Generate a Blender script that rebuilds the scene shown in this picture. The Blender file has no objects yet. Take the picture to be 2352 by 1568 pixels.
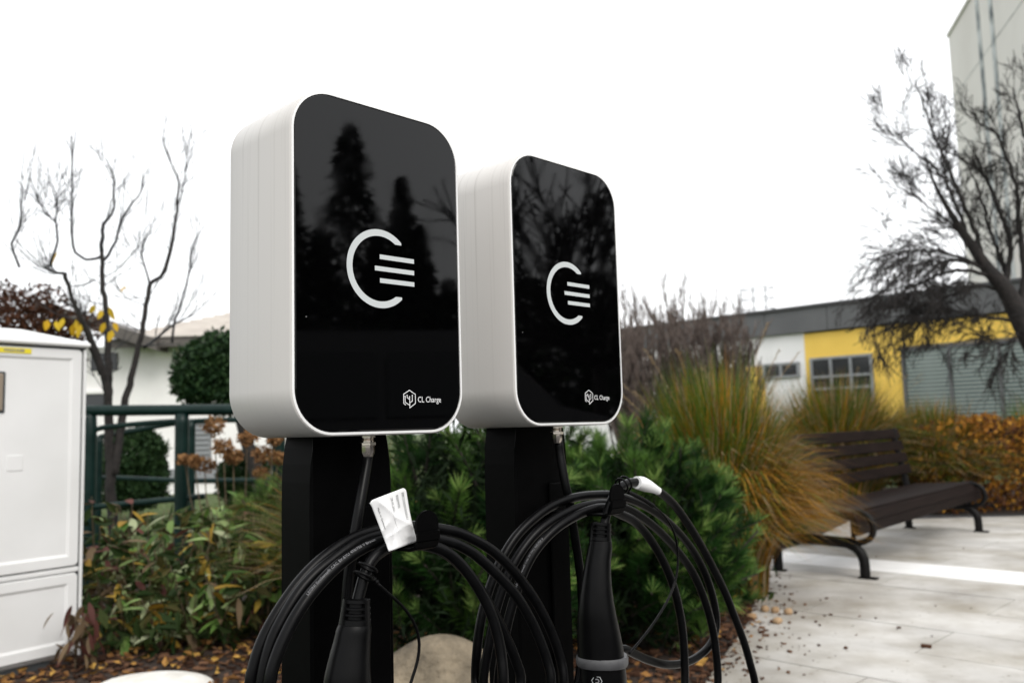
import bpy, math, random
import numpy as np
from mathutils import Matrix, Vector, Quaternion

# ------------------------------------------------------------------ camera, sky, sun, exposure
sc = bpy.context.scene
CZ = 1.05                                   # camera height
F = 1998.8; PITCH = .09954; ROLL = -.02789   # focal length in 2352-px units
FW = np.array([0, math.cos(PITCH), math.sin(PITCH)])
_r = np.array([1., 0, 0]); _u = np.cross(_r, FW)
RT = _r*math.cos(ROLL)+_u*math.sin(ROLL); UP = -_r*math.sin(ROLL)+_u*math.cos(ROLL)
CAM = np.array([0, 0, CZ])
cd = bpy.data.cameras.new('camera'); cam = bpy.data.objects.new('camera', cd)
sc.collection.objects.link(cam); sc.camera = cam
cam.matrix_world = Matrix(((RT[0], UP[0], -FW[0], 0), (RT[1], UP[1], -FW[1], 0), (RT[2], UP[2], -FW[2], CZ), (0, 0, 0, 1)))
cd.sensor_width = 36; cd.lens = F/2352*36; cd.clip_start = .02; cd.clip_end = 600
cd.dof.use_dof = True; cd.dof.focus_distance = 1.0; cd.dof.aperture_fstop = 7.0; cd.dof.aperture_blades = 0

world = bpy.data.worlds.new('World'); sc.world = world; world.use_nodes = True
wn = world.node_tree.nodes; wl = world.node_tree.links
bg = wn['Background']; bg.inputs['Strength'].default_value = .1
sky = wn.new('ShaderNodeTexSky'); sky.sky_type = 'NISHITA'; sky.sun_disc = False
SUN_EL, SUN_AZ = math.radians(44), math.radians(152)      # azimuth clockwise from +Y
sky.sun_elevation = SUN_EL; sky.sun_rotation = SUN_AZ; sky.dust_density = 5; sky.air_density = 1.5
mx = wn.new('ShaderNodeMix'); mx.data_type = 'RGBA'; mx.inputs['Factor'].default_value = .9
mx.inputs['B'].default_value = (11.6, 11.7, 11.9, 1)       # closed white cloud cover
wl.new(sky.outputs['Color'], mx.inputs['A']); wl.new(mx.outputs['Result'], bg.inputs['Color'])
sd = bpy.data.lights.new('sun', 'SUN'); sd.energy = 1.5; sd.angle = math.radians(30); sd.color = (1, .97, .93)
sun = bpy.data.objects.new('sun', sd); sc.collection.objects.link(sun)
_d = Vector((math.sin(SUN_AZ)*math.cos(SUN_EL), math.cos(SUN_AZ)*math.cos(SUN_EL), math.sin(SUN_EL)))
sun.rotation_euler = _d.to_track_quat('Z', 'Y').to_euler()
vs = sc.view_settings
sc.display_settings.display_device = 'sRGB'; vs.view_transform = 'Standard'; vs.look = 'None'; vs.exposure = .42; vs.gamma = 1; vs.use_curve_mapping = False
sc.cycles.use_denoising = True; sc.cycles.max_bounces = 6; sc.cycles.transparent_max_bounces = 6
sc.cycles.diffuse_bounces = 3; sc.cycles.glossy_bounces = 4; sc.cycles.caustics_reflective = False; sc.cycles.caustics_refractive = False
random.seed(4); RNG = np.random.default_rng(7)
C = sc.collection

# ------------------------------------------------------------------ measuring helpers (points of the place)
def ray(px, py): return FW+RT*(px-1176)/F-UP*(py-784.1)/F
def gnd(px, py, z=0.):
    d = ray(px, py); return CAM+d*(z-CZ)/d[2]
def at(px, py, Y):
    d = ray(px, py); return CAM+d*Y/d[1]
def onplane(px, py, P0, n):
    d = ray(px, py); return CAM+d*(((P0-CAM)@n)/(d@n))
BOX = {1: (np.array([-.14169, .95448, CZ-.00319]), .78844), 2: (np.array([.08157, 1.20198, CZ+.00157]), .80364)}
def onp(b, px, py, off):
    p, w = BOX[b]; n = np.array([math.sin(w), -math.cos(w), 0]); return onplane(px, py, p+n*off, n)

# ------------------------------------------------------------------ mesh helpers
class MB:
    def __init__(s): s.v = []; s.f = []; s.m = []; s.mi = 0
    def add(s, v, f):
        o = len(s.v); s.v.extend([tuple(map(float, p)) for p in v])
        s.f.extend([tuple(i+o for i in q) for q in f]); s.m.extend([s.mi]*len(f)); return s
    def box(s, c, d, M=None, bev=0):
        x, y, z = d[0]/2, d[1]/2, d[2]/2
        if bev:
            b = min(bev, x*.98, y*.98, z*.98); v = []
            for sx in (-1, 1):
                for sy in (-1, 1):
                    for sz in (-1, 1):
                        v += [(sx*(x-b), sy*(y-b), sz*z), (sx*(x-b), sy*y, sz*(z-b)), (sx*x, sy*(y-b), sz*(z-b))]
            def I(sx, sy, sz, k): return ((sx > 0)*4+(sy > 0)*2+(sz > 0))*3+k
            f = []
            for g in (-1, 1):
                q = [I(-1, -1, g, 0), I(1, -1, g, 0), I(1, 1, g, 0), I(-1, 1, g, 0)]; f.append(q if g > 0 else q[::-1])
                q = [I(-1, g, -1, 1), I(1, g, -1, 1), I(1, g, 1, 1), I(-1, g, 1, 1)]; f.append(q[::-1] if g > 0 else q)
                q = [I(g, -1, -1, 2), I(g, 1, -1, 2), I(g, 1, 1, 2), I(g, -1, 1, 2)]; f.append(q if g > 0 else q[::-1])
            for a in (-1, 1):
                for c2 in (-1, 1):
                    f.append([I(-1, a, c2, 0), I(1, a, c2, 0), I(1, a, c2, 1), I(-1, a, c2, 1)])
                    f.append([I(a, -1, c2, 0), I(a, 1, c2, 0), I(a, 1, c2, 2), I(a, -1, c2, 2)])
                    f.append([I(a, c2, -1, 1), I(a, c2, 1, 1), I(a, c2, 1, 2), I(a, c2, -1, 2)])
                    for g in (-1, 1): f.append([I(a, c2, g, 0), I(a, c2, g, 1), I(a, c2, g, 2)])
        else:
            v = [(sx*x, sy*y, sz*z) for sx in (-1, 1) for sy in (-1, 1) for sz in (-1, 1)]
            f = [(0, 1, 3, 2), (4, 6, 7, 5), (0, 4, 5, 1), (2, 3, 7, 6), (0, 2, 6, 4), (1, 5, 7, 3)]
        v = np.array(v)
        if M is not None: v = v@np.array(M).T
        return s.add(v+np.array(c), f)
    def tube(s, P, R, n=8, cap=True):
        P = np.array(P, float); k = len(P)
        R = np.full(k, R) if np.isscalar(R) else np.array(R, float)
        T = np.gradient(P, axis=0); T /= np.linalg.norm(T, axis=1)[:, None]+1e-12
        ref = np.array([0, 0, 1.]) if abs(T[0, 2]) < .9 else np.array([1., 0, 0])
        N = np.cross(T[0], ref); N /= np.linalg.norm(N); v = []
        a = np.arange(n)*2*math.pi/n; ca, sa = np.cos(a)[:, None], np.sin(a)[:, None]
        for i in range(k):
            N = N-T[i]*(N@T[i]); N /= np.linalg.norm(N)+1e-12; Bn = np.cross(T[i], N)
            v.append(P[i]+R[i]*(ca*N+sa*Bn))
        v = np.concatenate(v)
        f = [(i*n+j, i*n+(j+1) % n, (i+1)*n+(j+1) % n, (i+1)*n+j) for i in range(k-1) for j in range(n)]
        if cap: f += [tuple(range(n-1, -1, -1)), tuple((k-1)*n+j for j in range(n))]
        return s.add(v, f)
    def loft(s, rings, cap=True):
        n = len(rings[0]); v = np.concatenate([np.array(r) for r in rings]); k = len(rings)
        f = [(i*n+j, i*n+(j+1) % n, (i+1)*n+(j+1) % n, (i+1)*n+j) for i in range(k-1) for j in range(n)]
        if cap: f += [tuple(range(n-1, -1, -1)), tuple((k-1)*n+j for j in range(n))]
        return s.add(v, f)
    def lathe(s, prof, c=(0, 0, 0), n=20):
        a = np.arange(n)*2*math.pi/n
        return s.loft([np.stack([c[0]+r*np.cos(a), c[1]+r*np.sin(a), np.full(n, c[2]+z)], 1) for r, z in prof])
    def build(s, name, mats, parent=None, smooth=False, loc=None, autos=None):
        me = bpy.data.meshes.new(name)
        v = np.array(s.v, float)
        if loc is not None: v = v-np.array(loc)
        me.from_pydata(v.tolist(), [], s.f)
        mats = mats if isinstance(mats, (list, tuple)) else [mats]
        for m in mats: me.materials.append(m)
        if len(mats) > 1: me.polygons.foreach_set('material_index', s.m)
        if smooth: me.polygons.foreach_set('use_smooth', [True]*len(me.polygons))
        me.update()
        if autos: me.set_sharp_from_angle(angle=math.radians(autos))
        return obj(name, me, parent)
def obj(name, me, parent=None):
    o = bpy.data.objects.new(name, me); C.objects.link(o)
    if parent is not None: o.parent = parent
    return o
def tag(o, label=None, cat=None, group=None, kind=None):
    if label: o['label'] = label
    if cat: o['category'] = cat
    if group: o['group'] = group
    if kind: o['kind'] = kind
    return o
def thing(name, loc, label, cat, group=None, rz=0):
    o = obj(name, None); o.location = tuple(map(float, loc)); o.rotation_euler = (0, 0, rz); return tag(o, label, cat, group)
def copy_tree(o, parent=None):
    c = o.copy(); C.objects.link(c); c.parent = parent
    for ch in list(o.children): copy_tree(ch, c)
    return c
def smooth_path(P, step=.012, rad=None):
    P = np.array(P, float); out = []; ro = []
    Q = np.vstack([2*P[0]-P[1], P, 2*P[-1]-P[-2]])
    for i in range(1, len(Q)-2):
        p0, p1, p2, p3 = Q[i-1:i+3]; m = max(2, int(np.linalg.norm(p2-p1)/step))
        for k in range(m):
            t = k/m
            out.append(.5*((2*p1)+(p2-p0)*t+(2*p0-5*p1+4*p2-p3)*t*t+(3*p1-p0-3*p2+p3)*t**3))
            if rad is not None: ro.append(rad[i-1]*(1-t)+rad[min(i, len(rad)-1)]*t)
    out.append(P[-1])
    if rad is not None: ro.append(rad[-1]); return np.array(out), np.array(ro)
    return np.array(out)
def rrect(W, H, r, n=10, z0=0., inset=0.):
    r2 = max(r-inset, .0005); pts = []
    for cx, cz, a0 in ((W/2-r, z0+H-r, 0), (-W/2+r, z0+H-r, 90), (-W/2+r, z0+r, 180), (W/2-r, z0+r, 270)):
        for k in range(n+1):
            a = math.radians(a0+90*k/n); pts.append((cx+r2*math.cos(a), cz+r2*math.sin(a)))
    return np.array(pts)
def text_mesh(body, size, spacing=1.):
    cu = bpy.data.curves.new('lettering', 'FONT'); cu.body = body; cu.size = size; cu.resolution_u = 2; cu.space_character = spacing
    cu.align_x = 'LEFT'; o = bpy.data.objects.new('lettering', cu); C.objects.link(o)
    dg = bpy.context.evaluated_depsgraph_get(); me = o.evaluated_get(dg).to_mesh()
    v = np.array([p.co[:2] for p in me.vertices]); f = [tuple(p.vertices) for p in me.polygons]
    o.evaluated_get(dg).to_mesh_clear(); bpy.data.objects.remove(o); bpy.data.curves.remove(cu)
    return v, f
def rotz(a): return np.array([[math.cos(a), -math.sin(a), 0], [math.sin(a), math.cos(a), 0], [0, 0, 1.]])

# ------------------------------------------------------------------ materials
def mat(name, c1, c2=None, scale=8., rough=.6, bump=0., metal=0., spec=.5, detail=5., stretch=(1, 1, 1), lo=.35, hi=.65, bscale=None, island=False, c3=None, coat=0., trans=0., objrand=False, bdist=.01):
    m = bpy.data.materials.new(name); m.use_nodes = True; nt = m.node_tree; N = nt.nodes; L = nt.links
    p = N['Principled BSDF']; p.inputs['Roughness'].default_value = rough; p.inputs['Metallic'].default_value = metal
    if island or objrand or trans: spec = min(spec, .12)
    p.inputs['Specular IOR Level'].default_value = spec; p.inputs['Coat Weight'].default_value = coat
    tc = N.new('ShaderNodeTexCoord'); mp = N.new('ShaderNodeMapping'); mp.inputs['Scale'].default_value = stretch
    L.new(tc.outputs['Object'], mp.inputs['Vector'])
    if c2 is None and not bump: p.inputs['Base Color'].default_value = (*c1, 1); return m
    if c2 is None: p.inputs['Base Color'].default_value = (*c1, 1)
    else:
        rp = N.new('ShaderNodeValToRGB'); e = rp.color_ramp.elements
        if island or objrand:
            g = N.new('ShaderNodeNewGeometry' if island else 'ShaderNodeObjectInfo'); src = g.outputs['Random Per Island' if island else 'Random']
            e[0].position, e[1].position = 0., 1.
        else:
            nz = N.new('ShaderNodeTexNoise'); nz.inputs['Scale'].default_value = scale; nz.inputs['Detail'].default_value = detail
            L.new(mp.outputs['Vector'], nz.inputs['Vector']); src = nz.outputs['Fac']; e[0].position, e[1].position = lo, hi
        e[0].color = (*c1, 1); e[1].color = (*c2, 1)
        if c3 is not None:
            k = rp.color_ramp.elements.new((e[0].position+e[1].position)/2); k.color = (*c3, 1)
        L.new(src, rp.inputs['Fac']); L.new(rp.outputs['Color'], p.inputs['Base Color'])
        if trans:
            p.inputs['Transmission Weight'].default_value = 0
            tr = N.new('ShaderNodeBsdfTranslucent'); ms = N.new('ShaderNodeMixShader'); ms.inputs[0].default_value = trans
            L.new(rp.outputs['Color'], tr.inputs['Color']); L.new(p.outputs[0], ms.inputs[1]); L.new(tr.outputs[0], ms.inputs[2])
            L.new(ms.outputs[0], N['Material Output'].inputs['Surface'])
    if bump:
        b = N.new('ShaderNodeTexNoise'); b.inputs['Scale'].default_value = bscale or scale*3; b.inputs['Detail'].default_value = 6
        L.new(mp.outputs['Vector'], b.inputs['Vector'])
        bp = N.new('ShaderNodeBump'); bp.inputs['Strength'].default_value = bump; bp.inputs['Distance'].default_value = bdist
        L.new(b.outputs['Fac'], bp.inputs['Height']); L.new(bp.outputs['Normal'], p.inputs['Normal'])
    return m
M = {}
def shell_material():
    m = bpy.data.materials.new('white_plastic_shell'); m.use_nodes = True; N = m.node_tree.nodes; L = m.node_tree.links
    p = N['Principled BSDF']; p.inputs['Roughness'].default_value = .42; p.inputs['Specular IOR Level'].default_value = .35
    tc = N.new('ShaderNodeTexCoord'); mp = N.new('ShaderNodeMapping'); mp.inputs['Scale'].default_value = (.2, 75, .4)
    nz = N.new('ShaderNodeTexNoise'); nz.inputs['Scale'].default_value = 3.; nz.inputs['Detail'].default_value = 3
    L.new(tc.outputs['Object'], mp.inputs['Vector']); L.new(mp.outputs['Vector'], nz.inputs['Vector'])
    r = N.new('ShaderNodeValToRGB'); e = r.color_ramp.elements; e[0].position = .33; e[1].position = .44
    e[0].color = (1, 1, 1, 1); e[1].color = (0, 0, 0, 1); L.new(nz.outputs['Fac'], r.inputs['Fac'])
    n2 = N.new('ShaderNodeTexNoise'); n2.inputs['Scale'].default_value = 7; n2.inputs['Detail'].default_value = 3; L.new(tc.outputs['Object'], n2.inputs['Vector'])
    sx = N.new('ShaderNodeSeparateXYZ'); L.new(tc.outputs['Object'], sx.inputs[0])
    mr = N.new('ShaderNodeMapRange'); mr.inputs['From Min'].default_value = .02; mr.inputs['From Max'].default_value = .36; mr.inputs['To Min'].default_value = .12; mr.inputs['To Max'].default_value = 1.3  # dirt streaks strengthen upward, also painting the sides' darker-top shading into the colour
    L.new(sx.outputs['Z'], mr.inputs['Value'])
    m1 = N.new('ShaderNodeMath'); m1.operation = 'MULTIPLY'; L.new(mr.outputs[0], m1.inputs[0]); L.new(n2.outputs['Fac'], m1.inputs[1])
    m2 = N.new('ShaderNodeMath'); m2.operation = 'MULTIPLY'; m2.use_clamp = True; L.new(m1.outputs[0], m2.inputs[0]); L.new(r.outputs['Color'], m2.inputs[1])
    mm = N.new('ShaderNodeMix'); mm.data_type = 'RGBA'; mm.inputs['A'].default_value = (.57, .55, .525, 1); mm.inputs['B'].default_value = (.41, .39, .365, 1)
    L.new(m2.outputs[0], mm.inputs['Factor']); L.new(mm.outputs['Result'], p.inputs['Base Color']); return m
def glass_panel_material():
    m = bpy.data.materials.new('black_glass'); m.use_nodes = True; N = m.node_tree.nodes; L = m.node_tree.links
    p = N['Principled BSDF']; p.inputs['Roughness'].default_value = .035; p.inputs['IOR'].default_value = 1.4
    sm = N.new('ShaderNodeTexNoise'); sm.inputs['Scale'].default_value = 9; sm.inputs['Detail'].default_value = 5; sr = N.new('ShaderNodeMapRange'); sr.inputs['From Min'].default_value = .4; sr.inputs['From Max'].default_value = .7; sr.inputs['To Min'].default_value = .02; sr.inputs['To Max'].default_value = .055
    L.new(sm.outputs['Fac'], sr.inputs['Value']); L.new(sr.outputs[0], p.inputs['Roughness'])
    tc = N.new('ShaderNodeTexCoord'); v = N.new('ShaderNodeTexVoronoi'); v.inputs['Scale'].default_value = 42
    L.new(tc.outputs['Object'], v.inputs['Vector'])
    lt = N.new('ShaderNodeMath'); lt.operation = 'LESS_THAN'; lt.inputs[1].default_value = .035; L.new(v.outputs['Distance'], lt.inputs[0])
    sp = N.new('ShaderNodeSeparateColor'); L.new(v.outputs['Color'], sp.inputs[0])
    g = N.new('ShaderNodeMath'); g.operation = 'GREATER_THAN'; g.inputs[1].default_value = .72; L.new(sp.outputs[0], g.inputs[0])
    mu = N.new('ShaderNodeMath'); mu.operation = 'MULTIPLY'; L.new(lt.outputs[0], mu.inputs[0]); L.new(g.outputs[0], mu.inputs[1])
    mm = N.new('ShaderNodeMix'); mm.data_type = 'RGBA'; mm.inputs['A'].default_value = (.0006, .0006, .0007, 1); mm.inputs['B'].default_value = (.16, .16, .16, 1)
    L.new(mu.outputs[0], mm.inputs['Factor']); L.new(mm.outputs['Result'], p.inputs['Base Color']); return m
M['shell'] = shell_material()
M['glass'] = glass_panel_material()
M['rim'] = mat('white_rim', (.8, .8, .79), rough=.35)
M['gasket'] = mat('black_gasket', (.006, .006, .006), rough=.7)
M['print'] = mat('silver_print', (.53, .56, .56), rough=.45)
M['white_print'] = mat('white_print', (.8, .8, .8), rough=.5)
M['black_print'] = mat('black_print', (.02, .02, .02), rough=.7)
M['grey_print'] = mat('grey_print', (.2, .2, .21), rough=.6)
M['post'] = mat('black_powder_coat', (.0009, .0009, .001), (.0013, .0013, .0014), 30, .5, .1, bscale=900, spec=.035, bdist=.0004)
M['rubber'] = mat('black_rubber', (.0016, .0016, .0018), (.0032, .0032, .0035), 60, .3, .1, bscale=700, spec=.12, bdist=.0006)
M['plug'] = mat('black_plug_plastic', (.0014, .0014, .0016), (.0026, .0026, .0028), 40, .34, .15, bscale=1500, spec=.11, bdist=.0003)
M['plug_ring'] = mat('grey_plug_ring', (.05, .05, .053), (.075, .075, .078), 60, .5, .1, bscale=900, bdist=.0004)
M['nickel'] = mat('nickel', (.62, .56, .5), rough=.2, metal=1)
M['label'] = mat('white_label', (.8, .8, .8), (.86, .86, .86), 30, .4)
M['cabinet'] = mat('grey_white_cabinet', (.66, .66, .65), (.74, .74, .735), 1.8, .5, .15, bscale=350, bdist=.001)
M['dark_gap'] = mat('dark_gap', (.05, .055, .058), rough=.8)
M['sticker'] = mat('yellow_sticker', (.72, .6, .02), rough=.5)
M['green_paint'] = mat('dark_green_paint', (.002, .012, .010), (.005, .019, .016), 12, .34, .2, bscale=90, bdist=.002, spec=.2)
M['plaster'] = mat('white_plaster', (.78, .765, .75), (.84, .83, .81), 2.2, .85, .25, bscale=40)
M['roof'] = mat('pale_roof_tile', (.45, .41, .37), (.55, .51, .46), 3, .85)
M['fascia'] = mat('dark_fascia', (.075, .066, .06), (.1, .09, .08), 6, .7)
M['window'] = mat('dark_window_glass', (.025, .028, .03), rough=.1)
M['frame_grey'] = mat('grey_window_frame', (.2, .21, .22), (.26, .27, .28), 5, .5)
M['yellow'] = mat('yellow_render', (.80, .53, .095), (.86, .58, .115), 1.5, .8, .2, bscale=60)
M['white_render'] = mat('white_render', (.8, .79, .79), (.85, .84, .84), 1.2, .8, .2, bscale=60)
M['cladding'] = mat('grey_metal_cladding', (.088, .09, .094), (.108, .11, .114), 1.5, .5)
M['cladding_dark'] = mat('dark_roof_edge', (.045, .045, .048), rough=.5)
M['blind'] = mat('green_glass_pane', (.06, .09, .085), (.15, .19, .18), .9, .12, spec=.5)
M['slat'] = mat('pale_blind_slat', (.27, .31, .29), rough=.6)
M['tower'] = mat('tower_concrete', (.62, .6, .565), (.70, .685, .65), .25, .9, .2, bscale=8)
M['tower_joint'] = mat('weathered_joint', (.09, .11, .12), (.5, .53, .53), .8, .85, lo=.38, hi=.55)
M['bark'] = mat('dark_bark', (.006, .005, .0045), (.02, .016, .014), 25, .9, .6, bscale=60)
M['bark_brown'] = mat('brown_bark', (.018, .0135, .011), (.045, .035, .029), 25, .9, .5, bscale=60)
M['twig_far'] = mat('far_twigs', (.075, .056, .048), (.16, .125, .108), 9, .9)
M['bark_grey'] = mat('grey_bark', (.012, .0125, .014), (.035, .036, .038), 18, .9, .5, bscale=60)
M['soil'] = mat('mulch_soil', (.018, .011, .008), (.055, .034, .022), 30, .95, .9, bscale=90, bdist=.03)
M['chips'] = mat('bark_chips', (.028, .013, .008), (.16, .085, .048), island=True, rough=.9, c3=(.07, .034, .02))
M['litter'] = mat('dry_leaves', (.11, .05, .02), (.42, .25, .06), island=True, rough=.8, c3=(.26, .13, .04))
M['lawn'] = mat('lawn_ground', (.035, .065, .014), (.09, .12, .03), 12, .95, .6, bscale=120, bdist=.03)
M['lawn_blade'] = mat('lawn_blades', (.04, .085, .015), (.13, .17, .04), island=True, rough=.7, trans=.3)
M['asphalt'] = mat('asphalt', (.04, .04, .042), (.065, .065, .066), 20, .9, .5, bscale=200)
M['band'] = mat('pale_concrete_band', (.74, .73, .71), (.82, .81, .79), 6, .7, .2, bscale=80)
M['stone'] = mat('boulder_stone', (.05, .04, .026), (.21, .17, .115), 9, .9, 1., bscale=30, lo=.3, hi=.62, bdist=.03)
M['pale_stone'] = mat('pale_stone', (.6, .58, .53), (.75, .73, .69), 12, .85, .5, bscale=40)
M['pebble'] = mat('tan_pebble', (.3, .19, .1), (.45, .32, .2), rough=.8, objrand=True)
M['bench_wood'] = mat('brown_bench_plank', (.006, .0033, .0028), (.012, .007, .006), 5, .6, .25, stretch=(.6, 8, 8), bscale=40, bdist=.002, spec=.06)
M['iron'] = mat('black_cast_iron', (.004, .0038, .0038), (.008, .0075, .0075), 30, .45, .3, bscale=200, bdist=.002, spec=.12)
M['needle'] = mat('pine_needles', (.006, .024, .005), (.08, .16, .028), objrand=True, rough=.55, c3=(.016, .05, .009), trans=.12)
M['needle_tip'] = mat('pine_candle', (.07, .145, .03), (.22, .31, .085), objrand=True, rough=.6, trans=.15)
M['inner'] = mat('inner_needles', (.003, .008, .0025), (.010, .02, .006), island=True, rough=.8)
M['g_green'] = mat('grass_green', (.03, .068, .006), (.13, .19, .025), island=True, rough=.6, trans=.3)
M['g_ochre'] = mat('grass_ochre', (.17, .075, .006), (.5, .25, .03), island=True, rough=.6, trans=.3)
M['g_tan'] = mat('grass_tan', (.2, .14, .075), (.4, .3, .17), island=True, rough=.7, trans=.25)
M['hedge_o'] = mat('orange_hedge_leaves', (.2, .075, .014), (.5, .26, .04), island=True, rough=.7, c3=(.36, .16, .025), trans=.25)
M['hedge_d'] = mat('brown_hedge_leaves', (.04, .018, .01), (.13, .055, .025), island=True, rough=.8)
M['leaf_brown'] = mat('brown_leaves', (.024, .01, .006), (.1, .04, .02), island=True, rough=.75, c3=(.055, .023, .012))
M['leaf_yellow'] = mat('yellow_leaf', (.55, .33, .02), (.62, .45, .04), objrand=True, rough=.6, trans=.4)
M['evergreen'] = mat('evergreen_leaves', (.008, .024, .009), (.03, .06, .02), island=True, rough=.5, c3=(.016, .04, .013))
M['topiary'] = mat('topiary_leaves', (.008, .024, .008), (.024, .05, .015), island=True, rough=.6)
M['conifer'] = mat('conifer_needles', (.008, .017, .007), (.02, .036, .013), island=True, rough=.8)
M['dead_flower'] = mat('dried_flower_heads', (.12, .055, .024), (.32, .175, .075), island=True, rough=.9, trans=.2)
LEAFM = [mat('leaf_green_a', (.055, .12, .022), (.13, .22, .05), objrand=True, rough=.5, trans=.25),
         mat('leaf_green_b', (.14, .22, .06), (.3, .4, .16), objrand=True, rough=.5, trans=.25),
         mat('leaf_pale', (.27, .32, .16), (.44, .48, .3), objrand=True, rough=.5, trans=.25),
         mat('leaf_ochre', (.24, .14, .02), (.46, .32, .06), objrand=True, rough=.6, trans=.25),
         mat('leaf_red', (.06, .022, .018), (.14, .055, .045), objrand=True, rough=.6, trans=.2),
         mat('leaf_dull', (.09, .06, .035), (.17, .12, .07), objrand=True, rough=.7, trans=.2)]
M['leaf_mix'] = mat('leaf_mixed', (.012, .026, .006), (.07, .06, .02), island=True, rough=.6, c3=(.03, .05, .014), trans=.2)
M['stem'] = mat('plant_stem', (.06, .04, .022), (.11, .08, .045), 20, .8)
M['van'] = mat('dark_van_paint', (.012, .012, .014), rough=.25, coat=.6)
M['van_red'] = mat('van_lamp_red', (.12, .01, .01), rough=.3)
M['tyre'] = mat('tyre_rubber', (.012, .012, .012), rough=.8)
M['alloy'] = mat('wheel_alloy', (.4, .4, .42), rough=.35, metal=1)
M['steel'] = mat('galvanised_steel', (.3, .31, .32), rough=.5, metal=.6)
def concrete(name, dk, lt):
    m = mat(name, dk, lt, 1.6, .72, .25, bscale=70, detail=8, lo=.3, hi=.62, bdist=.004)
    nt = m.node_tree; N = nt.nodes; L = nt.links; p = N['Principled BSDF']
    src = p.inputs['Base Color'].links[0].from_socket
    tc = N.new('ShaderNodeTexCoord'); geo = N.new('ShaderNodeNewGeometry')
    n2 = N.new('ShaderNodeTexNoise'); n2.inputs['Scale'].default_value = 1.7; n2.inputs['Detail'].default_value = 9; n2.inputs['Roughness'].default_value = .62
    L.new(geo.outputs['Position'], n2.inputs['Vector'])
    r = N.new('ShaderNodeValToRGB'); e = r.color_ramp.elements; e[0].position = .34; e[1].position = .6
    e[0].color = (.55, .515, .45, 1); e[1].color = (1, 1, 1, 1); L.new(n2.outputs['Fac'], r.inputs['Fac'])
    n3 = N.new('ShaderNodeTexNoise'); n3.inputs['Scale'].default_value = 26; n3.inputs['Detail'].default_value = 6; L.new(geo.outputs['Position'], n3.inputs['Vector'])
    r3 = N.new('ShaderNodeValToRGB'); e = r3.color_ramp.elements; e[0].position = .27; e[1].position = .36
    e[0].color = (.5, .46, .4, 1); e[1].color = (1, 1, 1, 1); L.new(n3.outputs['Fac'], r3.inputs['Fac'])
    a = N.new('ShaderNodeMix'); a.data_type = 'RGBA'; a.blend_type = 'MULTIPLY'; a.inputs['Factor'].default_value = 1
    b = N.new('ShaderNodeMix'); b.data_type = 'RGBA'; b.blend_type = 'MULTIPLY'; b.inputs['Factor'].default_value = 1
    L.new(src, a.inputs['A']); L.new(r.outputs['Color'], a.inputs['B']); L.new(a.outputs['Result'], b.inputs['A']); L.new(r3.outputs['Color'], b.inputs['B'])
    L.new(b.outputs['Result'], p.inputs['Base Color']); return m
M['concrete'] = concrete('pavement_concrete', (.38, .365, .34), (.57, .555, .525))

# ------------------------------------------------------------------ setting: ground, bed, pavement
def sheet(name, pts, z, m, kind='structure', thick=0):
    mb = MB(); n = len(pts); mb.add([(p[0], p[1], z) for p in pts], [tuple(range(n))])
    o = mb.build(name, m); return tag(o, kind=kind)
sheet('ground', [(-300, -300), (300, -300), (300, 400), (-300, 400)], -.03, M['lawn'])
bed_edge = [(-3.2, 2.2), (.05, 2.2), (.42, 2.95), (.76, 3.7), (.98, 4.2), (1.22, 4.75), (1.42, 5.4), (1.62, 6.0), (1.75, 6.75), (2.55, 7.75), (3.4, 9.1), (3.9, 9.75), (5.5, 9.45), (9, 9.2), (9, 13.5), (-3.2, 13.5)]
def bed_mesh():
    # gently heaped bed: grid clipped to polygon by height field
    mb = MB(); xs = np.linspace(-3.2, 9, 100); ys = np.linspace(2.2, 13.5, 90)
    poly = np.array(bed_edge)
    def inside(x, y):
        c = False; j = len(poly)-1
        for i in range(len(poly)):
            xi, yi = poly[i]; xj, yj = poly[j]
            if (yi > y) != (yj > y) and x < (xj-xi)*(y-yi)/(yj-yi)+xi: c = not c
            j = i
        return c
    return inside
in_bed = bed_mesh()
sheet('planting_bed', bed_edge, -.004, M['soil'])
sheet('paved_ground', [(-3.2, -40), (60, -40), (60, 9.19), (9, 9.19), (5.5, 9.44), (3.9, 9.74), (3.4, 9.09), (2.55, 7.74), (1.75, 6.74), (1.62, 5.99), (1.42, 5.39), (1.22, 4.74), (.98, 4.19), (.76, 3.69), (.42, 2.94), (.05, 2.19), (-3.2, 2.19)], -.012, M['asphalt'])
def clip(poly, a, b, c):      # keep a*x+b*y<=c
    out = []
    for i in range(len(poly)):
        p, q = poly[i], poly[(i+1) % len(poly)]; dp = a*p[0]+b*p[1]-c; dq = a*q[0]+b*q[1]-c
        if dp <= 0: out.append(p)
        if dp*dq < 0: t = dp/(dp-dq); out.append((p[0]+t*(q[0]-p[0]), p[1]+t*(q[1]-p[1])))
    return out
pave = tag(obj('pavement', None), kind='structure')
E1 = np.array([.7071, -.7071]); E2 = np.array([.7071, .7071])
edge_lines = [((.05, 2.2), (.76, 3.7)), ((.76, 3.7), (1.22, 4.75)), ((1.22, 4.75), (1.62, 6.0)), ((1.62, 6.0), (1.75, 6.75)), ((1.75, 6.75), (2.55, 7.75)), ((2.55, 7.75), (3.4, 9.1)), ((3.4, 9.1), (3.9, 9.75))]
slab_rng = random.Random(3)
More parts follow.
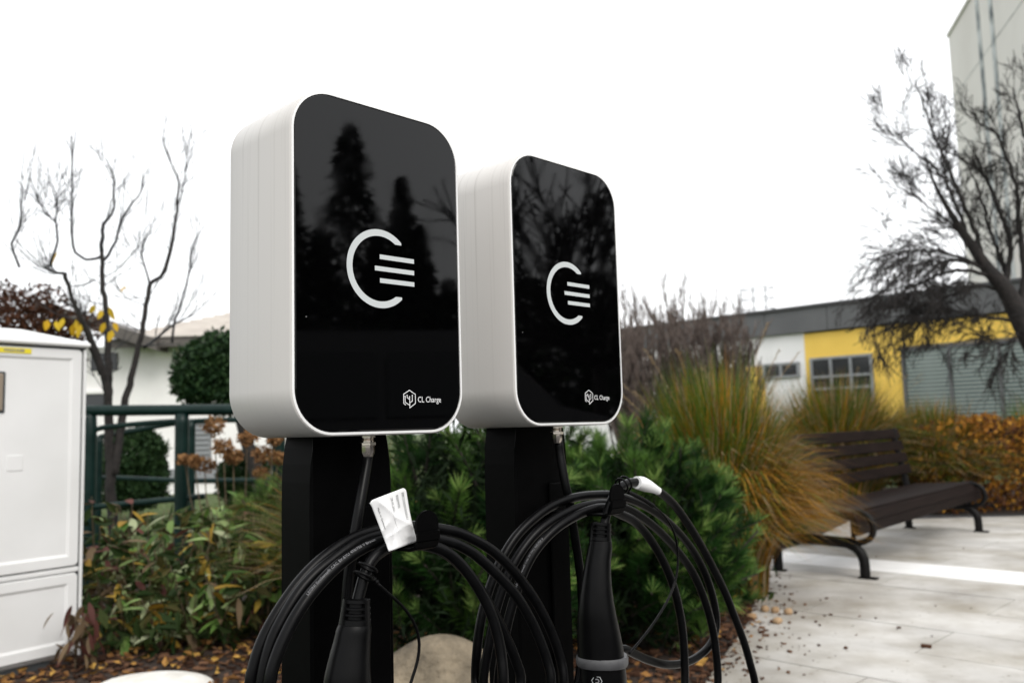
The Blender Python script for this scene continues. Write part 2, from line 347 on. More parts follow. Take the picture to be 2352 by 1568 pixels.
def slab(s0, s1, t0, t1, m, name='paving_slab'):
    g = .0038
    P = [tuple(E1*(s0+g)+E2*(t0+g)), tuple(E1*(s1-g)+E2*(t0+g)), tuple(E1*(s1-g)+E2*(t1-g)), tuple(E1*(s0+g)+E2*(t1-g))]
    P = clip(P, 0, 1, 9.18)
    if len(P) >= 3: P = clip(P, 0, -1, -1.2)
    if len(P) >= 3: P = clip(P, 1, 0, 8.5)
    # clip to the right of the bed edge (edge is monotone in y): subdivide by y bands
    out = []
    for (a, b) in edge_lines:
        Q = clip(clip(P, 0, -1, -a[1]), 0, 1, b[1]) if len(P) >= 3 else []
        if len(Q) < 3: continue
        dx, dy = b[0]-a[0], b[1]-a[1]
        Q = clip(Q, -dy, dx, -dy*a[0]+dx*a[1])
        if len(Q) >= 3: out.append(Q)
    Q = clip(clip(P, 0, 1, 2.2), -1, 0, -.05) if len(P) >= 3 else []
    if len(Q) >= 3: out.append(Q)
    if not out: return
    mb = MB(); z = slab_rng.uniform(-.0012, .0012)
    for Q in out:
        n = len(Q)
        mb.add([(x, y, z) for x, y in Q]+[(x, y, -.011) for x, y in Q], [tuple(range(n))]+[(i, i+n, (i+1) % n+n, (i+1) % n) for i in range(n)])
    mb.build(name, m, pave)
t0s = np.arange(3.6-.5*6, 12.2, .5)
for i, t0 in enumerate(t0s):
    t1 = t0+.5
    if 6.09 < t0 < 6.11: pass
    off = 0 if i % 2 else .8
    for s0 in np.arange(-6.4+off, 8, 1.6):
        c = E1*(s0+.8)+E2*(t0+.25)
        if c[0] < -.3 or c[0] > 8.6 or c[1] < .9 or c[1] > 9.8: continue
        slab(s0, s0+1.6, t0, t1, M['band'] if abs(t0-6.1) < .05 else M['concrete'])

# ------------------------------------------------------------------ charging points
W, H, D, R0 = .23164, .37, .13172, .04946
def prism(mb, outl, y0, y1, cap0=True, cap1=True):
    n = len(outl); v = [(x, y0, z) for x, z in outl]+[(x, y1, z) for x, z in outl]
    f = [(i, (i+1) % n, (i+1) % n+n, i+n) for i in range(n)]
    if cap0: f.append(tuple(range(n-1, -1, -1)))
    if cap1: f.append(tuple(range(n, 2*n)))
    mb.add(v, f)
def stroke(mb, pts, w, y=0., closed=False):
    # flat ribbon in the x-z plane with mitred joints and round-ish ends
    P = np.array(pts, float); k = len(P); L = []; Rr = []
    for i in range(k):
        a = P[i-1] if (i or closed) else P[i]; b = P[(i+1) % k] if (i < k-1 or closed) else P[i]
        d1 = P[i]-a; d2 = b-P[i]
        d1 = d1/np.linalg.norm(d1) if np.linalg.norm(d1) > 0 else d2/np.linalg.norm(d2)
        d2 = d2/np.linalg.norm(d2) if np.linalg.norm(d2) > 0 else d1
        t = d1+d2; t /= np.linalg.norm(t); nrm = np.array([-t[1], t[0]]); s = w/2/max(.4, nrm@np.array([-d1[1], d1[0]]))
        L.append(P[i]+nrm*s); Rr.append(P[i]-nrm*s)
    v = [(p[0], y, p[1]) for p in L]+[(p[0], y, p[1]) for p in Rr]
    f = [(i, i+k, (i+1) % k+k, (i+1) % k) for i in range(k if closed else k-1)]
    mb.add(v, f)
def wallbox(b, label):
    p, w = BOX[b]; root = thing('wall_charger', p, label, 'charger', 'black and white wall chargers', w)
    mb = MB(); rings = []
    for y, ins in ((D, .004), (D-.0015, .0012), (D-.004, 0), (.0022, 0), (.0007, .0006), (0, .0016)):
        rings.append([(x, y, z) for x, z in rrect(W, H, R0, 14, 0, ins)])
    n = len(rings[0]); mb.loft(rings, cap=False); mb.f.append(tuple(range(n))); mb.m.append(0)
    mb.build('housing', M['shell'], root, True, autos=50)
    mb = MB(); a = rrect(W, H, R0, 14, 0, .0016); c = rrect(W, H, R0, 14, 0, .0042)
    mb.loft([[(x, -.0002, z) for x, z in a], [(x, -.0005, z) for x, z in c], [(x, .004, z) for x, z in c]], cap=False)
    mb.build('front_rim', M['rim'], root, True, autos=40)
    mb = MB(); prism(mb, rrect(W, H, R0, 14, 0, .0043), .0022, .006); mb.build('gasket', M['gasket'], root)
    mb = MB(); g1 = rrect(W, H, R0, 14, 0, .0052); g2 = rrect(W, H, R0, 14, 0, .0060)
    mb.loft([[(x, .0021, z) for x, z in g1], [(x, -.0002, z) for x, z in g1], [(x, -.0008, z) for x, z in g2]], cap=False)
    n = len(g1); mb.f.append(tuple(range(2*n, 3*n))[::-1]); mb.m.append(0)
    gp = mb.build('front_panel', M['glass'], root, False)
    # emblem: an open ring with three bars
    y = -.0012; cx, cz, ro, ri = -.0042, .1832, .0441, .0366
    a0 = math.acos((.0258-cx)/ro)
    mb = MB(); th = np.linspace(a0, 2*math.pi-a0, 48)
    o_ = [(cx+ro*math.cos(t), cz+ro*math.sin(t)) for t in th]; i_ = [(cx+ri*math.cos(t), cz+ri*math.sin(t)) for t in th]
    b0 = math.asin(.0297/ri); 
    i_ = [(cx+ri*math.cos(t), cz+ri*math.sin(t)) for t in np.linspace(b0, 2*math.pi-b0, 48)]
    o_ = [(.0258, cz+.0297)]+o_+[(.0258, cz-.0297)]; i_ = [(.0172, cz+.0297)]+i_+[(.0172, cz-.0297)]
    k = len(o_); mb.add([(x, y, z) for x, z in o_+i_], [(j, j+1, j+1+k, j+k) for j in range(k-1)])
    mb.build('emblem_arc', M['print'], gp)
    for x0, zc in ((-.0045, .1966), (-.0112, .1832), (-.0045, .1700)):
        mb = MB(); mb.add([(x0, y, zc-.0026), (.0438, y, zc-.0026), (.0438, y, zc+.0026), (x0, y, zc+.0026)], [(0, 1, 2, 3)])
        mb.build('emblem_bar', M['print'], gp)
    # small logo and name
    mb = MB(); hx, hz, sc_ = .0342, .0393, .0001
    def q(u, v): return (hx+(u-662)*.0000466, hz-(v-758)*.0000366)
    lw = .00085
    stroke(mb, [q(545, 940), q(485, 890), q(485, 610), q(662, 490), q(842, 615), q(842, 890), q(670, 1025), q(665, 700)], lw, y)
    stroke(mb, [q(662, 945), q(530, 855), q(528, 690)], lw, y); stroke(mb, [q(662, 770), q(590, 710), q(588, 655)], lw, y); stroke(mb, [q(672, 870), q(748, 815), q(746, 655)], lw, y)
    for u, v in ((528, 682), (588, 650), (663, 692), (747, 652)):
        c0 = np.array(q(u, v)); mb.add([(c0[0]+.0009*math.cos(t), y, c0[1]+.0009*math.sin(t)) for t in np.arange(8)*math.pi/4], [tuple(range(8))])
    mb.build('logo', M['white_print'], gp)
    v, f = text_mesh('CL Charge', .0098, 1.0); mb = MB(); k = .0345/v[:, 0].max()
    mb.add([(.0458+x*k, y, .0357+z*.95) for x, z in v], f); mb.build('lettering', M['white_print'], gp)
    # cable gland
    mb = MB(); c = (0, .0315, 0)
    hexr = lambda r, z: [(c[0]+r*math.cos(t), c[1]+r*math.sin(t), z) for t in np.arange(6)*math.pi/3+.2]
    mb.loft([hexr(.0086, .0004), hexr(.0086, -.0022)])
    mb.lathe([(.0068, -.0022), (.0068, -.003), (.0062, -.0034), (.0068, -.0038), (.0062, -.0044), (.0068, -.0050), (.0062, -.0056), (.0068, -.0062), (.0068, -.0075)], c)
    mb.loft([hexr(.0084, -.0075), hexr(.0092, -.0082), hexr(.0092, -.0108), hexr(.0084, -.0115)])
    oc = lambda r, z: [(c[0]+r*math.cos(t), c[1]+r*math.sin(t), z) for t in np.arange(10)*math.pi/5]
    mb.loft([oc(.0078, -.0115), oc(.0078, -.0185), oc(.0056, -.0235)])
    mb.build('cable_gland', M['nickel'], root, True, autos=25)
    return root
wallbox(1, 'white and black wall charger nearer the camera, the larger one on the left')
wallbox(2, 'white and black wall charger farther back, the smaller one on the right')

def post(b, label):
    p, w = BOX[b]; root = thing('charger_post', (p[0], p[1], 0), label, 'post', 'black charger posts', w); zb = p[2]
    mb = MB(); hw, y0, y1 = .0555, .060, .121
    def ring(z, k): return [(-hw+.003-k*.0, y0, z), (hw-.003-k, y0, z), (hw-k, y0+.003, z), (hw-k, y1, z), (-hw+k, y1, z), (-hw+k, y0+.003, z)]
    rings = [ring(.008, 0)]+[ring(zb-.08, 0), ring(zb-.05, .0005), ring(zb-.03, .0018), ring(zb-.012, .004), ring(zb+.003, .007), ring(zb+.04, .012)]
    mb.loft(rings); mb.build('column', M['post'], root, False)
    mb = MB(); mb.box((0, .09, .004), (.2, .2, .008), bev=.002); mb.build('base_plate', M['post'], root)
    mb = MB(); mb.box((.028, .0575, zb-.30), (.038, .005, .44), bev=.0015); mb.build('service_cover', M['post'], root)
    # hook: flat arm bent up into a rounded tab
    mb = MB(); zt = zb-.1125; prof = [(.060, zt-.004), (.0, zt-.004), (-.058, zt-.0035), (-.066, zt-.001), (-.0695, zt+.005), (-.0705, zt+.014)]
    hwk = .0145
    top = [(hwk*math.cos(a), zt+.021+hwk*math.sin(a)*.95) for a in np.linspace(0, math.pi, 13)]
    th = .003
    for k in range(len(prof)-1):
        (ya, za), (yb, zb2) = prof[k], prof[k+1]
        d = np.array([yb-ya, zb2-za]); d /= np.linalg.norm(d); nn = np.array([-d[1], d[0]])*th
        mb.add([(-hwk, ya, za), (hwk, ya, za), (hwk, yb, zb2), (-hwk, yb, zb2), (-hwk, ya+nn[0], za+nn[1]), (hwk, ya+nn[0], za+nn[1]), (hwk, yb+nn[0], zb2+nn[1]), (-hwk, yb+nn[0], zb2+nn[1])],
               [(0, 1, 2, 3), (4, 7, 6, 5), (0, 4, 5, 1), (1, 5, 6, 2), (2, 6, 7, 3), (3, 7, 4, 0)])
    outl = [(-hwk, zt+.013), (hwk, zt+.013)]+top
    prism(mb, np.array(outl), -.0707, -.0677)
    mb.build('cable_hook', M['post'], root)
post(1, 'black steel post carrying the larger, nearer charger')
post(2, 'black steel post carrying the smaller, farther charger')

# ------------------------------------------------------------------ cables
CR = .0061
def cable_path(b, pts):
    return smooth_path([onp(b, x, y, n) for x, y, n in pts], .006)
def seg(pts, n0, n1):
    k = len(pts); return [(x, y, n0+(n1-n0)*i/max(1, k-1)) for i, (x, y) in enumerate(pts)]
def cable_text(mb, path, body, size, i0, lift=.00012):
    v, f = text_mesh(body, size, 1.05)
    s = np.concatenate([[0], np.cumsum(np.linalg.norm(np.diff(path, axis=0), axis=1))]); s0 = s[i0]
    T = np.gradient(path, axis=0); T /= np.linalg.norm(T, axis=1)[:, None]; out = []
    for x, y in v:
        d = s0+x; P = np.array([np.interp(d, s, path[:, k]) for k in range(3)]); t = np.array([np.interp(d, s, T[:, k]) for k in range(3)]); t /= np.linalg.norm(t)
        vw = CAM-P; vw -= t*(vw@t); vw /= np.linalg.norm(vw); sd_ = np.cross(vw, t)
        a = (y-size*.3)/CR+.42; out.append(P+(CR+lift)*(vw*math.cos(a)+sd_*math.sin(a)))
    mb.add(out, f)
def plug_parts(root, loc, b, n, strain, body, ring, head, plugrel=None):
    # sections: (y, left, right) in picture measure on the plane n in front of charger b
    def rings(secs, sq=1., ns=24, flat=.92):
        cs = [onp(b, (l+r)/2, y, n) for y, l, r in secs]; out = []
        ax = cs[-1]-cs[0]; ax /= np.linalg.norm(ax)
        for c, (y, l, r) in zip(cs, secs):
            h = (r-l)/2/F*((c-CAM)@FW); vw = CAM-c; vw -= ax*(vw@ax); vw /= np.linalg.norm(vw); sd_ = np.cross(ax, vw)
            out.append([c+h*(sd_*np.sign(math.cos(t))*abs(math.cos(t))**sq+flat*vw*np.sign(math.sin(t))*abs(math.sin(t))**sq) for t in np.arange(ns)*2*math.pi/ns])
        return out
    # slotted strain relief: inner core, rings and ribs
    mb = MB(); y0, l0, r0 = strain[0]; y1, l1, r1 = strain[-1]
    def S(t, k=1.):
        l, r = l0+(l1-l0)*t, r0+(r1-r0)*t; c, h = (l+r)/2, (r-l)/2*k; return (y0+(y1-y0)*t, c-h, c+h)
    mb.loft(rings([S(0, .74), S(1, .74)], 1, 32))
    for a, c in ((0, .16), (.3, .4), (.53, .63), (.76, 1.)):
        mb.loft(rings([S(a, .93), S(a+.02), S(c-.02), S(c, .93)], 1, 32))
    for q in range(3):
        RR = rings([S(0), S(1)], 1, 48); i0 = int((.37+q/3)*48) % 48
        idx = [(i0+k) % 48 for k in range(6)]
        ca, cb = np.mean(RR[0], 0), np.mean(RR[1], 0)
        v = [RR[0][i] for i in idx]+[RR[1][i] for i in idx]+[ca+(RR[0][i]-ca)*.7 for i in idx]+[cb+(RR[1][i]-cb)*.7 for i in idx]
        f = [(k, k+1, k+7, k+6) for k in range(5)]+[(0, 6, 18, 12), (5, 17, 23, 11)]
        mb.add(v, f)
    cn = mb.build('strain_relief', M['plug'], root, True, loc=loc, autos=40)
    mb = MB(); bs = body; s2 = smooth_path([(l, r, y) for y, l, r in bs], 4.); mb.loft(rings([(y, l, r) for l, r, y in s2], .88))
    mb.build('plug_grip', M['plug'], root, True, loc=loc, autos=60)
    if ring:
        mb = MB(); mb.loft(rings(ring, .8)); mb.build('plug_collar', M['plug_ring'], root, True, loc=loc, autos=40)
    mb = MB(); mb.loft(rings(head, .8)); hd = mb.build('plug_head', M['plug'], root, True, loc=loc, autos=50)
    return hd, rings

# cable of the nearer charger
A = [(845, 1040, -.0325), (843, 1060, -.032), (835, 1108, -.026), (825, 1165, -.020), (813, 1240, -.018), (800, 1330, -.02), (792, 1440, -.02), (780, 1560, -.02), (745, 1700, -.016), (680, 1790, -.012), (615, 1740, -.008), (578, 1640, -.004)]
L1 = [(576, 1568), (584, 1530), (597, 1486), (620, 1437), (650, 1388), (687, 1337), (725, 1296), (763, 1265), (801, 1241), (838, 1225), (880, 1215), (930, 1209), (975, 1209)]
R1 = [(1008, 1214), (1046, 1221), (1084, 1236), (1121, 1257), (1150, 1280), (1181, 1312), (1219, 1362), (1250, 1415), (1274, 1470), (1289, 1521), (1295, 1568)]
B1 = [(1290, 1680), (1230, 1800), (1080, 1890), (900, 1915), (740, 1870), (635, 1770), (600, 1650)]
L2 = [(602, 1568), (622, 1480), (650, 1420), (687, 1360), (725, 1317), (763, 1286), (801, 1258), (840, 1238), (880, 1227), (930, 1224), (975, 1231)]
R2 = [(1008, 1238), (1046, 1248), (1084, 1268), (1112, 1291), (1141, 1318), (1181, 1361), (1213, 1411), (1239, 1466), (1258, 1521), (1266, 1568)]
B2 = [(1258, 1680), (1190, 1800), (1050, 1860), (900, 1870), (760, 1830), (660, 1740), (622, 1650)]
L3 = [(620, 1568), (636, 1505), (665, 1440), (699, 1384), (737, 1337), (778, 1297), (820, 1266), (861, 1245), (900, 1234), (945, 1238)]
R3 = [(986, 1252), (1020, 1264), (1050, 1287), (1080, 1322), (1106, 1363), (1126, 1404), (1141, 1450), (1151, 1502), (1156, 1568)]
B3 = [(1150, 1680), (1110, 1790), (1060, 1830), (1040, 1780), (1090, 1720), (1170, 1660)]
R4 = [(1196, 1568), (1184, 1515), (1160, 1457), (1128, 1395), (1090, 1335), (1050, 1290), (1010, 1262), (970, 1250)]
L4 = [(930, 1244), (895, 1254), (863, 1275), (843, 1305), (832, 1339), (822, 1378), (818, 1400)]
pth = A+seg(L1, -.002, .004)+seg(R1, .006, .042)+seg(B1, .038, .010)+seg(L2, .010, .016)+seg(R2, .018, .054)+seg(B2, .048, .022)+seg(L3, .024, .030)+seg(R3, .031, .060)+seg(B3, .056, .034)+seg(R4, .030, .030)+seg(L4, .036, .042)
p1 = cable_path(1, pth); base = np.array([BOX[1][0][0], BOX[1][0][1]-.05, 0])
cab1 = thing('charging_cable', base, 'black charging cable coiled on the hook of the nearer charger, white paper tag on it', 'cable', 'coiled charging cables')
mb = MB(); mb.tube(p1, CR, 14); cb = mb.build('cable', M['rubber'], cab1, True, loc=base)
i3 = int(np.argmin(np.linalg.norm(p1-onp(1, 655, 1458, .024), axis=1)))
mb = MB(); cable_text(mb, p1, 'LEONI EcoSense® CAC EV-EYU 450/750 V Brandt', .0040, i3+6); mb.build('cable_print', M['grey_print'], cb, loc=base)
hd, rg = plug_parts(cab1, base, 1, .042,
    [(1374, 788, 850), (1434, 778, 852)],
    [(1433, 778, 852), (1445, 773, 853), (1470, 767, 851), (1510, 756, 850), (1560, 745, 852), (1620, 740, 858), (1680, 738, 862)],
    [(1678, 730, 872), (1700, 728, 874)], [(1700, 738, 868), (1780, 742, 866)])
# strap with clip on the plug cable
def strap(b, root, loc, clip_c, clip_r, spring, line, n):
    P = smooth_path([onp(b, x, y, n) for x, y in line], .006); mb = MB(); mb.tube(P, .0016, 8)
    st = mb.build('cap_strap', M['plug'], root, True, loc=loc)
    mb = MB(); S_ = smooth_path([onp(b, x, y, n) for x, y in spring], .0009); rr = np.where(np.arange(len(S_)) % 4 < 2, .0031, .0019); mb.tube(S_, rr, 8)
    mb.build('strap_ferrule', M['plug'], root, True, loc=loc)
    c = onp(b, *clip_c, n); mb = MB()
    for dz in (-.0045, .0045):
        ax = clip_r/np.linalg.norm(clip_r); vw = CAM-c; vw -= ax*(vw@ax); vw /= np.linalg.norm(vw); sd_ = np.cross(ax, vw)
        mb.tube([c+ax*dz+.0098*(sd_*math.cos(t)+vw*math.sin(t)) for t in np.linspace(0, 2*math.pi, 25)], .0015, 6)
    mb.build('strap_clip', M['plug'], root, True, loc=loc)
strap(1, cab1, base, (840, 1312), onp(1, 862, 1276, .042)-onp(1, 836, 1330, .042), [(848, 1318), (857, 1328), (868, 1339)],
      [(866, 1338), (895, 1365), (921, 1388), (942, 1414), (957, 1444), (963, 1478), (959, 1516), (948, 1553), (935, 1590), (900, 1660), (865, 1690)], .052)
# crumpled paper tag folded round the cable
def paper_tag():
    outl = [(849, 1150), (928, 1118), (937, 1128), (954, 1190), (958, 1240), (936, 1245), (898, 1265), (890, 1240), (882, 1243)]
    U = 26; V = 30; mb = MB(); rr = random.Random(5)
    tl, tr, br, bl = np.array((849., 1150.)), np.array((932., 1118.)), np.array((958., 1243.)), np.array((893., 1266.))
    cre = [((.25, .1), (.55, .45), .9), ((.55, .45), (1.0, .72), 1.), ((.55, .45), (.18, .95), -.9), ((.1, .75), (.95, .65), .8), ((.55, .45), (.5, 1.0), .6), ((.6, 0), (.5, .45), -.7), ((.3, .5), (.0, .62), .7), ((.7, .85), (.98, .9), .9)]
    grid = []
    for j in range(V+1):
        for i in range(U+1):
            u, v = i/U, j/V
            p = (tl*(1-u)+tr*u)*(1-v)+(bl*(1-u)+br*u)*v
            if v < .12:
                e = .12-v; p += np.array((0, 1))*max(0, .06-u)*90*e/.12+np.array((0, 1))*max(0, u-.94)*110*e/.12
            p += np.array((5*math.sin(v*3.1), 0))*(u > .5)*(-.6)
            h = 0.
            for a, c, s in cre:
                a, c = np.array(a), np.array(c); d = c-a; L = np.linalg.norm(d); q = np.array((u, v))-a; t = np.clip((q@d)/L/L, 0, 1)
                dist = np.linalg.norm(q-d*t); h += s*.0021*math.exp(-dist/.085)
            h += .010*(1-v)*(u-.3)*.6+.004*math.sin(u*4)
            wrap = max(0, v-.72)/.28
            n = .050+h+.004*wrap*math.cos(u*3)
            grid.append(onp(1, p[0], p[1], n))
    f = [(j*(U+1)+i, j*(U+1)+i+1, (j+1)*(U+1)+i+1, (j+1)*(U+1)+i) for j in range(V) for i in range(U)]
    mb.add(grid, f); o = mb.build('paper_tag', M['label'], cab1, True, loc=base, autos=9)
    so = o.modifiers.new('thickness', 'SOLIDIFY'); so.thickness = .0003; so.offset = -1
    # print reads along the short edge, turned clockwise
    G = np.array(grid).reshape(V+1, U+1, 3)
    def surf(u, v):
        x, y = np.clip(u, 0, .999)*U, np.clip(v, 0, .999)*V; i, j = int(x), int(y); a, c = x-i, y-j
        P = (G[j, i]*(1-a)+G[j, i+1]*a)*(1-c)+(G[j+1, i]*(1-a)+G[j+1, i+1]*a)*c; return P+(CAM-P)/np.linalg.norm(CAM-P)*.0006
    mb = MB()
    for body, u0, v0, L, hgt in (('8803500000000A1', .86, .07, .50, .075), ('80009990', .70, .08, .24, .07), ('28.05.2021', .55, .09, .27, .06), ('Made in Germany', .12, .17, .42, .055)):
        v, ff = text_mesh(body, 1.); k = L/v[:, 0].max()
        mb.add([surf(u0-(-y)*hgt*1.35, v0+x*k) for x, y in v], ff)
    mb.build('tag_print', M['black_print'], o, loc=base)
paper_tag()

# cable of the farther charger
A = [(1283, 1012, -.0325), (1286, 1040, -.032), (1291, 1070, -.028), (1299, 1114, -.024), (1308, 1150, -.022), (1316, 1205, -.022), (1324, 1256, -.022), (1331, 1304, -.022), (1335, 1343, -.022), (1338, 1450, -.022), (1325, 1580, -.02), (1270, 1690, -.018), (1170, 1710, -.015), (1105, 1640, -.012)]
L1 = [(1093, 1568), (1096, 1490), (1106, 1418), (1126, 1346), (1153, 1283), (1185, 1232), (1221, 1195), (1260, 1166), (1300, 1148), (1339, 1139), (1379, 1136), (1408, 1137)]
R1 = [(1438, 1144), (1478, 1160), (1517, 1184), (1553, 1216), (1589, 1260), (1615, 1306), (1634, 1359), (1645, 1415), (1642, 1454), (1628, 1484), (1601, 1508), (1569, 1522), (1529, 1525), (1490, 1515), (1458, 1501), (1430, 1490)]
B1 = [(1400, 1510), (1380, 1580), (1340, 1680), (1250, 1750), (1160, 1720), (1120, 1650)]
L2 = [(1110, 1568), (1122, 1485), (1140, 1398), (1165, 1325), (1193, 1272), (1229, 1226), (1268, 1195), (1308, 1174), (1347, 1161), (1390, 1156)]
R2 = [(1440, 1168), (1478, 1190), (1517, 1222), (1557, 1266), (1591, 1314), (1615, 1368), (1632, 1424), (1643, 1482), (1649, 1568)]
B2 = [(1640, 1660), (1570, 1760), (1440, 1800), (1300, 1790), (1200, 1730), (1150, 1650)]
L3 = [(1145, 1568), (1158, 1470), (1178, 1385), (1206, 1306), (1236, 1255), (1276, 1214), (1316, 1188), (1355, 1171), (1390, 1166)]
R3 = [(1426, 1181), (1458, 1198), (1490, 1233), (1519, 1280), (1543, 1335), (1559, 1395), (1569, 1462), (1573, 1568)]
B3 = [(1565, 1680), (1580, 1780), (1650, 1800), (1715, 1720), (1738, 1640)]
R0_ = [(1734, 1568), (1725, 1530), (1709, 1474), (1687, 1415), (1664, 1357), (1636, 1300), (1608, 1248), (1577, 1198), (1545, 1155), (1511, 1127), (1480, 1112), (1456, 1107), (1436, 1112), (1418, 1125), (1404, 1150), (1393, 1182), (1388, 1206), (1386, 1225)]
pth = A+seg(L1, -.040, .002)+seg(R1, .004, .010)+seg(B1, .006, -.020)+seg(L2, -.026, .017)+seg(R2, .018, .022)+seg(B2, .022, -.008)+seg(L3, -.012, .032)+seg(R3, .032, .034)+seg(B3, .036, .046)+seg(R0_[:9], .046, .048)+seg(R0_[9:], .048, .054)
p2 = cable_path(2, pth); base2 = np.array([BOX[2][0][0], BOX[2][0][1]-.05, 0])
cab2 = thing('charging_cable', base2, 'black charging cable coiled on the hook of the farther charger, white sleeve on it', 'cable', 'coiled charging cables')
mb = MB(); mb.tube(p2, CR, 14); cb2 = mb.build('cable', M['rubber'], cab2, True, loc=base2)
i3 = int(np.argmin(np.linalg.norm(p2-onp(2, 1192, 1340, .029), axis=1)))
mb = MB(); cable_text(mb, p2, 'LEONI EcoSense® CAC EV-EYU 450/750 V', .0036, i3); mb.build('cable_print', M['grey_print'], cb2, loc=base2)
hd, rg = plug_parts(cab2, base2, 2, .054,
    [(1200, 1357, 1404), (1242, 1353, 1404)],
    [(1241, 1354, 1405), (1260, 1350, 1406), (1290, 1344, 1403), (1330, 1337, 1404), (1370, 1331, 1408), (1410, 1327, 1415), (1450, 1326, 1424), (1490, 1326, 1432), (1506, 1326, 1433)],
    [(1503, 1325, 1440), (1508, 1323, 1443), (1521, 1323, 1443), (1526, 1326, 1440)], [(1525, 1331, 1436), (1570, 1333, 1440), (1620, 1336, 1440)])
# marks on the plug head: hexagon with a C, and ratings, upside down
def on_head(px, py):
    c = onp(2, (1332+1438)/2, py, .054); r = 52.7/F*((c-CAM)@FW)+.0005; vw = CAM-c; vw[2] = 0; vw /= np.linalg.norm(vw); s_ = np.array([-vw[1], vw[0], 0])*1.
    q_ = np.clip((px-1385)/52.7, -1, 1); return c+s_*(r*q_)+vw*r*.92*(1-abs(q_)**2.6)**.5
def head_map(px, py): return on_head(px, py)
mb = MB(); hexo = []
HX, HY = 1371., 1549.
for k_, rr_ in ((0, 12.2), (1, 11.0)): hexo.append([(HX+rr_*math.cos(t), HY+rr_*.93*math.sin(t)) for t in np.arange(6)*math.pi/3+.08])
mb.add([head_map(*q) for q in hexo[0]+hexo[1]], [(i, (i+1) % 6, (i+1) % 6+6, i+6) for i in range(6)])
mb.build('plug_emblem', M['print'], hd, loc=base2)
mb = MB(); a_ = np.linspace(-2.3, 2.3, 14)
mb.add([head_map(HX+5.6*math.cos(t), HY+5.2*math.sin(t)) for t in a_]+[head_map(HX+3.3*math.cos(t), HY+3.0*math.sin(t)) for t in a_], [(i, i+1, i+15, i+14) for i in range(13)])
for body, x0, y0 in (('480V', 1365, 1560), ('20A', 1399, 1563)):
    v, f = text_mesh(body, 6.); mb.add([head_map(x0-x, y0+y) for x, y in v], f)
mb.build('plug_lettering', M['grey_print'], hd, loc=base2)
strap(2, cab2, base2, (1432, 1113), onp(2, 1445, 1108, .054)-onp(2, 1420, 1122, .054), [(1444, 1130), (1463, 1139), (1482, 1149), (1500, 1161)],
      [(1499, 1160), (1520, 1178), (1540, 1205), (1553, 1240), (1557, 1285), (1552, 1330), (1535, 1375), (1505, 1425), (1475, 1465), (1445, 1500)], .062)
mb = MB(); sl = smooth_path([onp(2, x, y, .051) for x, y in [(1462, 1107.5), (1475, 1110.5), (1490, 1116.5), (1503, 1122.5), (1512, 1127.5)]], .003)
k = len(sl); mb.tube(sl, .0088+.0011*np.sin(np.linspace(0, 5, k))-.0022*np.linspace(0, 1, k)**2, 14); mb.build('white_sleeve', M['label'], cab2, True, loc=base2, autos=50)

# ------------------------------------------------------------------ utility cabinet at the left
CR_ = gnd(183, 1518); CL_ = gnd(0, 1561); e_ = (CL_-CR_)/np.linalg.norm(CL_-CR_)
rz = math.atan2(-e_[1], -e_[0])              # local +x runs towards the visible corner
cabn = thing('utility_cabinet', CR_, 'pale grey utility cabinet with yellow sticker at the left edge', 'cabinet', None, rz)
# local: x negative along the face, y positive into the cabinet
WC = .95
def cbox(name, x0, x1, z0, z1, y0, y1, m, bev=.006, parent=None):
    mb = MB(); mb.box(((x0+x1)/2, (y0+y1)/2, (z0+z1)/2), (x1-x0, y1-y0, z1-z0), bev=bev); return mb.build(name, m, parent or cabn)
cbox('body', -WC, .0, .03, 1.50, .022, .36, M['cabinet'], .012)
cbox('plinth', -WC+.02, -.02, -.02, .03, .04, .34, M['dark_gap'], .003)
def door(z0, z1, x0, x1):
    mb = MB(); w_, h_ = x1-x0, z1-z0
    o = rrect(w_, h_, .022, 6, 0); seq = [(0., .02), (.0, .004), (.003, .0), (.045, .0), (.058, .007), (.07, .007)]
    rings = []
    for ins, y in seq:
        rings.append([(x0+w_/2+x, y, z0+z) for x, z in (rrect(w_, h_, .022, 6, 0, ins) if ins < .02 else [(np.clip(a, -w_/2+ins, w_/2-ins), np.clip(b2, ins, h_-ins)) for a, b2 in o])])
    mb.loft(rings, cap=False); n = len(o); mb.f.append(tuple(range(5*n, 6*n))); mb.m.append(0)
    return mb.build('door', M['cabinet'], cabn, False)
up_ = door(.455, 1.495, -.62, -.018); dn_ = door(.055, .42, -.62, -.018)
cbox('gap_shadow', -.6, -.001, 1.4965, 1.5045, -.004, .02, M['dark_gap'], .001); cbox('gap_shadow', -.019, -.011, .05, 1.496, .008, .0215, M['dark_gap'], .001); cbox('gap_shadow', -.62, -.012, .4495, .4545, .006, .0215, M['dark_gap'], .001)  # dark strips paint in the shadow of the roof and door gaps
cbox('jamb', -.010, .004, .03, 1.5, -.002, .03, M['cabinet'], .003)
cbox('jamb', -WC, -.63, .03, 1.5, -.002, .03, M['cabinet'], .003)
cbox('sill', -.62, -.012, .425, .448, .004, .03, M['cabinet'], .004)
cbox('handle_recess', -.47, -.372, 1.185, 1.375, .0, .012, M['dark_gap'], .004, up_)
cbox('handle', -.46, -.385, 1.195, 1.365, -.008, .004, mat('handle_brown', (.25, .2, .15), rough=.4), .004, up_)
cbox('sticker', -.42, -.263, 1.462, 1.486, -.0035, .002, M['sticker'], .0005, up_)
mb = MB(); rr = random.Random(2); x = -.382
while x < -.30:
    w_ = rr.uniform(.004, .009); mb.box((x, -.0042, 1.474+rr.uniform(-.001, .001)), (w_, .0006, rr.uniform(.009, .013))); x += w_+rr.uniform(.0015, .004)
mb.build('sticker_print', M['grey_print'], up_)
